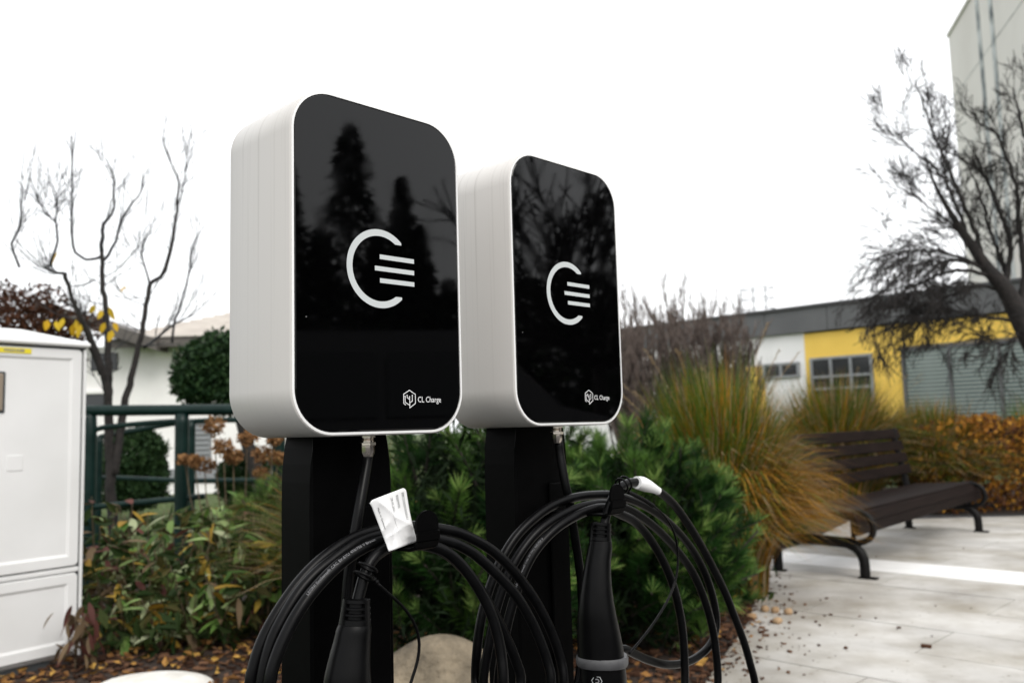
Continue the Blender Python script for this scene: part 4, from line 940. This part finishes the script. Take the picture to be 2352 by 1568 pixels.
# ------------------------------------------------------------------ ornamental grasses
def grass(label, loc, n, h, spread, seed, mixf, name='grass_clump', wid=.0045, plumes=0, lean=(0, 0), droop=1., group='ornamental grasses', base=.16):
    rng = np.random.default_rng(seed); root = thing(name, loc, label, 'grass', group); mb = MB(); loc = np.array(loc, float)
    for k in range(n):
        a = rng.uniform(0, 2*math.pi); L = h*rng.uniform(.65, 1.25); out = rng.uniform(.15, 1.)*spread
        b0 = loc+np.array([math.cos(a), math.sin(a), 0])*rng.uniform(0, base)*spread+np.array([0, 0, -.01])
        dirh = np.array([math.cos(a)+lean[0], math.sin(a)+lean[1], 0]); w0 = wid*rng.uniform(.6, 1.3)
        tt = np.linspace(0, 1, 7); hz = out*tt**1.8; vz = L*(tt-.42*droop*(out/spread)*tt**2.6)
        P = b0+dirh*hz[:, None]+np.array([0, 0, 1.])*vz[:, None]+rng.normal(0, .012, (7, 3))*tt[:, None]
        side = np.array([-math.sin(a+rng.normal(0, .5)), math.cos(a), rng.normal(0, .2)]); side /= np.linalg.norm(side)
        ww = w0*np.array([.8, 1, 1, .95, .8, .55, .08])
        v = np.concatenate([P-side*ww[:, None]/2, P+side*ww[:, None]/2]); mb.mi = rng.choice(3, p=mixf(a, out/spread))
        mb.add(v, [(i, i+1, i+8, i+7) for i in range(6)])
    tag(mb.build('blades', [M['g_green'], M['g_ochre'], M['g_tan']], root, loc=loc), kind='stuff')
    for k in range(plumes):
        a = rng.uniform(0, 2*math.pi); out = rng.uniform(.3, .9)*spread; L = h*rng.uniform(1.0, 1.35)
        P = [loc+np.array([math.cos(a)+lean[0]*.6, math.sin(a)+lean[1]*.6, 0])*out*t**1.6+np.array([0, 0, L*(t-.25*(out/spread)*t**2.5)]) for t in np.linspace(0, 1, 9)]
        pm_ = MB(); pm_.tube(P, .0014, 4, False); d = P[-1]-P[-2]; d /= np.linalg.norm(d)
        for j in range(46):
            t = rng.uniform(0, 1); p = P[-1]-d*.14*(1-t)*1; e = d*.02+rng.normal(0, .012, 3); w_ = rng.normal(0, .0012, 3); pm_.add([p-w_, p+w_, p+e], [(0, 1, 2)])
        pm_.build('plume', M['g_tan'], root, loc=loc)
def mixA(a, o):
    right = .5+.5*math.cos(a-.0); oc_ = min(.6, .13+.42*right*o+.12*o); tn_ = .06+.12*o+.16*right*o; return [1-oc_-tn_, oc_, tn_]
grass('large arching green and ochre grass clump between the pine and the bench', (1.27, 5.5, 0), 12000, 1.42, .76, 61, mixA, plumes=16, lean=(-.06, .0), droop=1.6, wid=.0062, base=.34)
def mixB(a, o): return [.56-.12*o, .24, .20+.12*o]
grass('green and straw coloured grass clump behind the bench backrest', (3.75, 10.25, 0), 9000, 1.5, 1.2, 62, mixB, plumes=8, wid=.010, droop=1.35, base=.35)
grass('straw coloured grass clump at the end of the bench, left of the orange hedge', (4.8, 10.1, 0), 6000, 1.2, .9, 63, mixB, plumes=4, wid=.010, droop=1.4, base=.3)
def mixC(a, o): return [.6, .12, .28]
grass('wispy pale green grass clump behind the nearer charger post', (-.86, 4.5, 0), 2600, 1.12, .72, 64, mixC, wid=.0045, droop=1.3)
grass('low pale grass before the big window of the yellow building', (6.1, 13.2, 0), 1400, 1.3, 1.1, 65, mixB, wid=.008)
grass('green tufted grass at the right edge above the orange hedge', (7.65, 13.0, 0), 1400, 1.3, .8, 66, lambda a, o: [.85, .08, .07], wid=.008)
grass('short green grass tuft under the near end of the bench', (2.35, 7.65, 0), 700, .28, .5, 67, lambda a, o: [.9, .05, .05], droop=.6)

# orange hedge
rng = np.random.default_rng(71); hb = np.array([6.2, 10.1, 0]); hg = thing('hedge', hb, 'orange and brown autumn hedge at the right edge behind the bench', 'hedge')
pts = rng.uniform((-1.75, -.55, .02), (3.0, .7, 1.02), (34000, 3)); pts[:, 2] *= 1+.05*np.sin(pts[:, 0]*5)
keep = (rng.random(len(pts)) < .35) | (pts[:, 2] > .8) | (pts[:, 1] < -.3) | (pts[:, 0] < -1.45); pts = pts[keep]
pts[:, 0] += (pts[:, 2] > .7)*rng.normal(0, .05, len(pts))
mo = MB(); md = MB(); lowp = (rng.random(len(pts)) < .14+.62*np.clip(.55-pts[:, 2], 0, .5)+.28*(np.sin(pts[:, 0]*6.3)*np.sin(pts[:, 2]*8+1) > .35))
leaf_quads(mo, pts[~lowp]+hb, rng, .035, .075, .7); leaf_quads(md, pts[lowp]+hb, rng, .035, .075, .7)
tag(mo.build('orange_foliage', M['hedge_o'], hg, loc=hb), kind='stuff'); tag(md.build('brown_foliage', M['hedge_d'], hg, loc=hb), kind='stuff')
br = MB()
for k in range(60):
    x = rng.uniform(-1.6, 2.9); lines = []; grow(lines, rng, hb+np.array([x, rng.uniform(-.3, .4), 0]), (rng.normal(0, .2), rng.normal(0, .2), 1), .9, .01, 1, .2, .5, (3, 6), .08, .003)
    for Q, q, _ in lines: br.tube(Q, q, 4, False)
tag(br.build('branches', M['bark_brown'], hg, loc=hb), kind='stuff')

# ------------------------------------------------------------------ bench
F1 = gnd(1988, 1328); Ld = np.array([.66, .7513]); bz = math.atan2(Ld[1], Ld[0])
bn = thing('park_bench', F1, 'dark brown slatted park bench with black curled iron ends, half behind the grass', 'bench', None, bz)
BL = 2.88
def plank(name, y, z, w_, t_, tilt, x0=-.1, x1=BL+.12):
    mb = MB(); c_, s_ = math.cos(tilt), math.sin(tilt); Mx = np.array([[1, 0, 0], [0, c_, -s_], [0, s_, c_]])
    mb.box(((x0+x1)/2, y, z), (x1-x0, w_, t_), Mx, .006); return mb.build(name, M['bench_wood'], bn)
for k in range(6): plank('seat_slat', .075+k*.088, .425-.004*k+(.004 if k in (0,) else 0), .08, .032, -.05*(k > 0)+.12*(k == 0))
plank('seat_slat', .012, .392, .075, .03, 1.15); plank('seat_slat', .0, .322, .07, .03, 1.6)
for k in range(4): plank('back_slat', .60+k*.028, .56+k*.112, .092, .03, 1.32)
for fx in (0, BL):
    fr = MB()
    bar = lambda P, r: fr.tube(smooth_path([(fx, y, z) for y, z in P], .03), r, 10)
    bar([(0, .012), (0, .09), (.012, .15), (.05, .195), (.1, .22)], .034); bar([(.08, .225), (.35, .235), (.6, .225)], .036); bar([(.6, .235), (.605, .12), (.605, .012)], .034)
    bar([(.1, .225), (.03, .228), (-.045, .26), (-.075, .325), (-.055, .39), (.0, .428), (.075, .43)], .021); bar([(.06, .235), (.062, .41)], .016)
    bar([(.585, .225), (.60, .42), (.655, .7), (.70, .95)], .03)
    fr.box((fx, .33, .395), (.03, .56, .03)); fr.box((fx, -.02, .006), (.06, .12, .012), bev=.003); fr.box((fx, .6, .006), (.06, .1, .012), bev=.003)
    fr.build('end_frame', M['iron'], bn, True, autos=45)

# ------------------------------------------------------------------ leafy bed, dried hydrangea, mulch, stones
def leaf_shape(k):
    L, w_ = 1., (.30, .38, .24)[k % 3]; mb = MB(); n = 6; v = []
    for i in range(n+1):
        t = i/n; ww = w_*math.sin(math.pi*min(1, t*.97+.03))**.8*(1-.25*t); zc = -.35*t*t*(.6+.3*k); v += [(-ww*.5, t*L, zc+.06*ww), (0, t*L, zc), (ww*.5, t*L, zc+.06*ww)]
    f = []
    for i in range(n): a = i*3; f += [(a, a+1, a+4, a+3), (a+1, a+2, a+5, a+4)]
    mb.add(v, f); return mb
LEAVES = []
for k in range(3):
    for m in LEAFM:
        o = leaf_shape(k).build('leaf', m, None, True); LEAVES.append(o.data); bpy.data.objects.remove(o)
def leaf_index(rng, wts): return int(rng.integers(0, 3))*6+int(rng.choice(6, p=wts))
def perennial(loc, h, rad, nl, seed, wts, label, group='leafy perennials in the left bed', ls=(.095, .155), name='leafy_plant', bulk=60):
    rng = np.random.default_rng(seed); root = thing(name, loc, label, 'plant', group); loc = np.array(loc, float); ns = 8; stems = []
    for k in range(ns):
        a = rng.uniform(0, 6.28); o_ = rng.uniform(.2, 1)*rad; hh = h*rng.uniform(.75, 1.1)
        P = smooth_path([loc+np.array([0, 0, -.01]), loc+np.array([math.cos(a)*o_*.4, math.sin(a)*o_*.4, hh*.5]), loc+np.array([math.cos(a)*o_, math.sin(a)*o_, hh])], .04)
        mb = MB(); mb.tube(P, np.linspace(.004, .002, len(P)), 5); mb.build('stem', M['stem'], root, True, loc=loc); stems.append(P)
    for k in range(nl):
        P = stems[k % ns]; t = rng.uniform(.3, 1); p = P[min(len(P)-1, int(t*len(P)))]; a = rng.uniform(0, 6.28)
        o = bpy.data.objects.new('leaf', LEAVES[leaf_index(rng, wts)]); C.objects.link(o); o.parent = root
        o.location = Vector(p-loc); o.rotation_euler = (rng.uniform(-.75, .45), rng.normal(0, .35), a); s_ = rng.uniform(*ls); o.scale = (s_, s_, s_)
    mb = MB(); pts = loc+np.stack([rng.normal(0, rad*.55, bulk), rng.normal(0, rad*.55, bulk), rng.uniform(.05, .95, bulk)*h], 1); leaf_quads(mb, pts, rng, ls[0]*.7, ls[1]*.85, .38); tag(mb.build('undergrowth', M['leaf_mix'], root, loc=loc), kind='stuff')
Wg = [.2, .28, .17, .19, .08, .08]; Wr = [.14, .12, .05, .18, .33, .18]; Wm = [.17, .2, .08, .27, .13, .15]
rng = np.random.default_rng(81); k = 0
spots = []
PLAB = ['reddish leafy perennial in the back row, nearest the cabinet', 'green and ochre leafy perennial in the back row, second from the cabinet', 'green leafy perennial before the foot of the bare tree', 'green leafy perennial under the bottom rail end of the railing', 'green leafy perennial in the back row below the lowest dried flower head', 'tall green leafy perennial below the dried hydrangea heads', 'green and ochre leafy perennial in the back row, nearest the charger post',
        'reddish leafy perennial in the middle row beside the cabinet seam', 'green leafy perennial in the middle row, second from the cabinet', 'green leafy perennial in the centre of the left bed', 'green leafy perennial in the middle row, third from the charger post', 'green leafy perennial in the middle row, second from the charger post', 'green and ochre leafy perennial in the middle row, nearest the charger post',
        'low green leafy perennial at the bed front, directly above the pale boulder', 'low green leafy perennial at the bed front, right of the pale boulder', 'low green leafy perennial at the bed front, left of the coiled cable', 'low leafy perennial at the bed front beside the wilted brown plant', 'low green and ochre leafy perennial touching the coiled cable at the left']
for px, D_, h in [(225, 5.05, .78), (290, 5.2, .72), (350, 4.9, .70), (420, 5.1, .74), (480, 5.25, .78), (540, 5.1, .8), (600, 5.3, .74), (250, 4.7, .55), (330, 4.6, .5), (400, 4.65, .6), (470, 4.75, .62), (530, 4.7, .66), (590, 4.85, .7), (370, 4.45, .32), (440, 4.5, .4), (520, 4.45, .42), (300, 4.45, .3), (610, 4.6, .5)]:
    q_ = at(px, 1200, D_); wt = Wr if px < 295 else (Wg if 300 < px < 560 else Wm)
    lab = PLAB[k]
    perennial((q_[0], q_[1], 0), h*.86, .19, 40, 100+k, wt, lab); k += 1
# drooping brown plant at the cabinet corner
rng = np.random.default_rng(91); q_ = gnd(172, 1540); dr = thing('wilted_plant', (q_[0], q_[1], 0), 'wilted plant with drooping dark brown leaves against the cabinet corner', 'plant')
for k in range(4):
    a = rng.uniform(0, 6.28); P = smooth_path([q_, q_+np.array([.02*math.cos(a), .02*math.sin(a), .15]), q_+np.array([.07*math.cos(a), .07*math.sin(a), .26])], .03); mb = MB(); mb.tube(P, .004, 5); mb.build('stem', M['stem'], dr, True, loc=q_)
for k in range(44):
    o = bpy.data.objects.new('leaf', LEAVES[int(rng.integers(0, 3))*6+(4 if rng.random() < .55 else 5)]); C.objects.link(o); o.parent = dr
    o.location = (rng.normal(0, .055), rng.normal(0, .05), rng.uniform(.06, .3)); o.rotation_euler = (rng.uniform(-1.3, -.5), rng.normal(0, .3), rng.uniform(0, 6.28)); s_ = rng.uniform(.07, .12); o.scale = (s_, s_, s_)
# dried hydrangea
hy = np.array([*at(545, 1200, 5.6)[:2], 0]); hyd = thing('hydrangea', hy, 'hydrangea with dried brown flower heads left of the nearer charger post', 'plant'); rng = np.random.default_rng(95)
for px, py, r in [(492, 979, 27), (513, 1025, 24), (568, 1006, 21), (536, 1049, 22), (603, 1043, 25), (424, 1055, 14), (469, 1067, 24), (446, 1058, 15), (640, 1052, 22), (628, 1010, 16), (600, 1085, 18)]:
    Dh = 5.6+rng.normal(0, .1); c = at(px, py, Dh); rr_ = r/F*Dh; mb = MB(); q = rng.normal(0, 1, (230, 3)); q /= np.linalg.norm(q, axis=1)[:, None]
    leaf_quads(mb, c+q*rr_*np.array([1.1, 1, .8])*rng.uniform(.5, 1, (230, 1)), rng, .016, .03, .8); mb.build('flower_head', M['dead_flower'], hyd, loc=hy)
    mb = MB(); mb.tube(smooth_path([c, c*.5+hy*.5+np.array([(c[0]-hy[0])*.25, 0, .05]), hy], .05), .004, 5); mb.build('stem', M['stem'], hyd, True, loc=hy)

# mulch chips and fallen leaves
rng = np.random.default_rng(99); chips = MB(); lit = MB()
def scatter(n, x0, x1, y0, y1):
    p = np.stack([rng.uniform(x0, x1, n), rng.uniform(y0, y1, n), np.zeros(n)], 1); return p[[in_bed(a[0], a[1]) for a in p]]
for p in scatter(6500, -2.9, 1.5, 2.9, 5.6):
    s = rng.uniform(.012, .035); chips.box(p+np.array([0, 0, rng.uniform(.0, .012)]), (s*1.6, s*.6, .006), np.array(Matrix.Rotation(rng.uniform(0, 6.28), 3, 'Z')@Matrix.Rotation(rng.normal(0, .4), 3, 'X')))
tag(chips.build('bark_mulch', M['chips']), 'dark brown bark chips covering the planting bed', 'mulch', kind='stuff')
pts = scatter(1900, -2.9, 1.3, 2.9, 5.2); pts[:, 2] = rng.uniform(.012, .03, len(pts)); pts = pts[(pts[:, 0] < .2) | (rng.random(len(pts)) < .3)]
leaf_quads(lit, pts, rng, .03, .06, .55, flat=.75)
edge = np.array([(.98+.44*(y-4.2)+rng.exponential(.13), y) for y in rng.uniform(3.6, 5.3, 26)])
pe = np.column_stack([edge, rng.uniform(.004, .01, len(edge))]); leaf_quads(lit, pe, rng, .015, .035, .6, flat=.85)
tag(lit.build('fallen_leaves', M['litter']), 'fallen yellow and brown leaves strewn over the bed and its edge', 'leaves', kind='stuff')
bits = MB()
def edge_x(y): return float(np.interp(y, [2.2, 2.95, 3.7, 4.2, 4.75, 5.4, 6.0, 6.75, 7.75], [.05, .42, .76, .98, 1.22, 1.42, 1.62, 1.75, 2.55]))
crumb = [(edge_x(y)-.04+rng.exponential(.085+.10*math.exp(-((y-4.35)/.35)**2)), y) for y in rng.uniform(3.1, 6.2, 560)]+[(rng.uniform(1.2, 3.6), rng.uniform(3.4, 7.6)) for k in range(9)]
for q in crumb: s = abs(rng.normal(0, .0055))+.0025; bits.box((q[0], q[1], .003+s*.2), (s*rng.uniform(1, 2.2), s, s*.6), np.array(Matrix.Rotation(rng.uniform(0, 6.28), 3, 'Z')@Matrix.Rotation(rng.normal(0, .3), 3, 'X')))
tag(bits.build('leaf_crumbs', M['chips']), 'brown crumbs of bark scattered along the pavement edge', 'mulch', kind='stuff')
def stone(name, label, cat, c, rad, m, seed, nz=.12, group=None, sub=3):
    import bmesh
    bm = bmesh.new(); bmesh.ops.create_icosphere(bm, subdivisions=sub, radius=1); rg_ = np.random.default_rng(seed); ph = rg_.uniform(0, 6, 9)
    for v in bm.verts:
        d = np.array(v.co); k = 1+nz*(math.sin(d[0]*3+ph[0])*math.cos(d[1]*2.6+ph[1])+.5*math.sin(d[2]*5+ph[2]+d[0]*4)+.35*math.sin(d[1]*7+ph[3]))
        v.co = Vector(d*k*np.array(rad))
    me = bpy.data.meshes.new(name); bm.to_mesh(me); bm.free(); me.materials.append(m); me.polygons.foreach_set('use_smooth', [True]*len(me.polygons))
    o = obj(name, me); o.location = tuple(c); return tag(o, label, cat, group)
rk = at(1010, 1540, 3.1)
stone('boulder', 'large rough tan boulder between the two charger posts', 'boulder', (rk[0]-.05, rk[1], .0), (.36, .28, .28), M['stone'], 12, .17, sub=5)
ps = at(345, 1600, 3.75)
stone('pale_boulder', 'smooth pale boulder at the bottom edge beside the cabinet', 'boulder', (ps[0], ps[1], .0), (.27, .22, .062), M['pale_stone'], 8, .05, sub=4)
for k, (px, py, lab) in enumerate([(1727, 1421, 'tan pebble at the pine foot, leftmost of the five on the pavement'), (1758, 1404, 'tan pebble on the pavement, second of the five from the left'), (1781, 1406, 'round tan pebble on the pavement, middle of the five'), (1811, 1410, 'largest tan pebble on the pavement, farthest right of the five'), (1786, 1431, 'tan pebble lying nearest the camera of the five')]):
    g_ = gnd(px, py); stone('pebble', lab, 'pebble', (g_[0], g_[1], .014), (.026, .022, .02), M['pebble'], 20+k, .1, 'tan pebbles at the pavement edge', 2)
for k, (px, py, lab) in enumerate([(1905, 1300, None)]): pass
# weeds at the bed edge
for k, (px, py, lab) in enumerate([(1600, 1465, 'small bright green weed right of the hanging plug'), (1560, 1500, 'small bright green weed inside the lower cable loop')]):
    g_ = gnd(px, py); perennial((g_[0], g_[1], 0), .06, .05, 16, 140+k, [.2, .7, .1, 0, 0, 0], lab, 'small weeds', (.035, .05), 'weed', 6)
for k, (px, py, h_, lab) in enumerate([(1728, 1392, .26, 'low green leafy plant at the pavement edge between pine and bench'), (1752, 1335, .3, 'low green leafy plant at the foot of the large grass clump')]):
    g_ = gnd(px, py); perennial((g_[0]-.08, g_[1], 0), h_, .13, 34, 150+k, [.35, .35, .05, .15, .03, .07], lab, 'low plants at the pavement edge', (.06, .09))
# lawn blades behind the railing
rng = np.random.default_rng(111); lw_ = MB(); n = 9000
P = np.stack([rng.uniform(-6.5, -1.2, n), rng.uniform(7.2, 14, n), np.full(n, -.03)], 1)
for p in P:
    a = rng.uniform(0, 6.28); h_ = rng.uniform(.04, .09); w_ = np.array([math.cos(a), math.sin(a), 0])*.006; lw_.add([p-w_, p+w_, p+np.array([rng.normal(0, .02), rng.normal(0, .02), h_])], [(0, 1, 2)])
tag(lw_.build('lawn_grass', M['lawn_blade']), 'short green lawn grass behind the railing', 'grass', kind='stuff')
mb = MB(); mb.add([(-9, 6.6, -.002), (-3.2, 6.6, -.002), (-1.0, 7.2, -.002), (-.4, 14, -.002), (-9, 16.5, -.002)], [(0, 1, 2, 3, 4)]); tag(mb.build('lawn', M['lawn']), kind='structure')

# ------------------------------------------------------------------ what the black glass mirrors: conifers, a bare tree, a parked van
def conifer_mesh(seed, Ht, rad, ex=.85):
    rng = np.random.default_rng(seed); mb = MB(); n = 6500 if ex < .8 else 5200
    for k in range(n):
        t = rng.uniform(.0, 1)**.8; z = Ht*(.06+.94*t); r_ = rad*(1-t)**ex*(.55+.45*abs(math.sin(z*5.2+seed)))*(1+.22*math.sin(z*1.7+seed))+.03
        a = rng.uniform(0, 6.28); q = r_*rng.uniform(.25, 1)**.6*(1+.25*math.sin(a*5+z*3)); p = np.array([math.cos(a)*q, math.sin(a)*q, z-.25*q*.6])
        s = rng.uniform(.25, .6)*(1.1-.6*t); d = np.array([math.cos(a), math.sin(a), -.35+rng.normal(0, .25)]); w_ = np.array([-math.sin(a), math.cos(a), rng.normal(0, .3)])*s*.32; mb.add([p-w_*.4, p+w_, p+d*s, p-w_], [(0, 1, 2, 3)])
    return mb
def dirpt(az, dist, b=1):
    p = BOX[b][0]; a = math.radians(az); return np.array([p[0]+math.sin(a)*dist, p[1]+math.cos(a)*dist, 0])
CON = [(100.2, 31, 20.3, 2.94, 'tallest dark conifer mirrored in the nearer charger glass'), (96.7, 29, 17.0, 1.35, 'slim dark conifer right of the tallest in the mirrored row'), (95.5, 31, 13.8, 1.2, 'small dark conifer, third from the tallest in the mirrored row'), (104.5, 27, 18.0, 1.7, 'dark conifer at the left edge of the nearer charger glass'), (102.3, 33, 13.5, 2.2, 'shorter dark conifer left of the tallest in the mirrored row'), (98.4, 34, 13.4, 2.2, 'dark conifer just behind and right of the tallest'), (93.6, 30, 10.2, 2.6, 'low dark conifer at the right edge of the nearer charger glass'), (90.5, 32, 11, 3.2, 'low dark conifer between the mirrored row and the bare tree'), (86.5, 32, 10.2, 4.2, 'low dark conifer mirrored in the farther charger glass, on its left'), (82.5, 33, 10.4, 4.2, 'low dark conifer mirrored in the farther charger glass, in its middle'), (78.5, 32, 10., 4.2, 'low dark conifer mirrored in the farther charger glass, on its right'), (108.5, 30, 12, 2., 'broad dark conifer at the far left of the mirrored row')]
for k, (az, dist, el, rad, lab) in enumerate(CON):
    p = dirpt(az, dist); Ht = 1.05+math.tan(math.radians(el))*dist; root = thing('conifer', p, lab, 'conifer', 'conifers across the car park')
    conifer_mesh(k, Ht, rad*1.15, .5 if rad > 2.95 else .85).build('crown', M['conifer'], root)['kind'] = 'stuff'
    mb = MB(); mb.tube([(0, 0, -.05), (0, 0, Ht*.5), (0, 0, Ht*.97)], [.2, .13, .02], 8); mb.build('trunk', M['bark'], root, True)
p = dirpt(82, 13, 2); root = thing('bare_tree', p, 'spreading bare tree mirrored in the farther charger glass', 'tree'); rng = np.random.default_rng(131)
mb = MB(); mb.tube([p, p+np.array([0, 0, 1.2]), p+np.array([.1, 0, 2.2])], [.17, .14, .11], 9); mb.build('trunk', M['bark'], root, True, loc=p); lines = []
for j in range(16):
    a = rng.uniform(0, 6.28); grow(lines, rng, p+np.array([.1, 0, 2.0]), (math.cos(a), math.sin(a), rng.uniform(.35, .9)), 2.7, .07, 2, .05, .5, (6, 9), .1, .014, .4, 0., (.4, .6))
mb = MB()
for Q, q, _ in lines: mb.tube(Q, q, 5, False)
mb.build('branches', M['bark'], root, loc=p)
# parked van
vp = dirpt(98, 6.6); van = thing('parked_van', vp, 'dark parked van mirrored in the lower part of the nearer charger glass', 'van', None, math.radians(78))
prof = [(-2.35, .32), (-2.4, .75), (-2.36, 1.15), (-2.2, 1.62), (-2.05, 1.78), (-1.6, 1.84), (.6, 1.84), (1.0, 1.76), (1.55, 1.22), (2.1, 1.08), (2.36, .92), (2.42, .6), (2.36, .32)]
mb = MB(); rings = []
for y, k_ in ((-.92, 0), (-.93, .0), (-.80, 1), (.80, 1), (.93, 0)):
    rings.append([(x*(1-.012*(1-k_)), y*(1-.13*max(0, (z-1.0))/.84 if not k_ else 1), z+(-.0 if k_ else -.03*(z > 1.5))) for x, z in prof])
rings = [[(x, y*(1-.12*max(0, z-1.0)), z) for x, y, z in r_] for r_ in rings]
mb.loft(rings); mb.build('body', M['van'], van, True, autos=35)
for s in (-1, 1):
    for xa, xb, xt in ((-2.0, -1.15, 0), (-1.08, -.12, 0), (-.05, 1.28, .45)):
        mb = MB(); f_ = lambda x, z: (x, s*(.935*(1-.12*max(0, z-1.0))+.004), z); v = [f_(xa, 1.16), f_(xb, 1.16), f_(xb-xt, 1.66), f_(xa, 1.66)]; mb.add(v, [(0, 1, 2, 3)]); mb.build('side_window', M['window'], van)
    for x in (-1.5, 1.48):
        a_ = np.arange(24)*2*math.pi/24; mb = MB(); mb.loft([[(x+r_*math.cos(t), s*yy, .33+r_*math.sin(t)) for t in a_] for r_, yy in ((.2, .74), (.33, .76), (.335, .9), (.3, .955), (.21, .955))]); wh = mb.build('wheel', M['tyre'], van, True, autos=40)
        mb = MB(); mb.loft([[(x+r_*math.cos(t), s*yy, .33+r_*math.sin(t)) for t in a_] for r_, yy in ((.205, .9), (.205, .958), (.05, .945))]); mb.build('rim', M['alloy'], wh, True, autos=40)
    mb = MB(); mb.box((-2.33, s*.78, 1.0), (.1, .12, .36), bev=.02); mb.build('tail_lamp', M['van_red'], van)
    mb = MB(); mb.box((2.3, s*.66, .84), (.16, .34, .14), bev=.03); mb.build('headlight', M['alloy'], van)
mb = MB(); mb.add([(1.07, -.7, 1.74), (1.07, .7, 1.74), (1.56, .78, 1.25), (1.56, -.78, 1.25)], [(0, 1, 2, 3)]); mb.build('windscreen', M['window'], van)
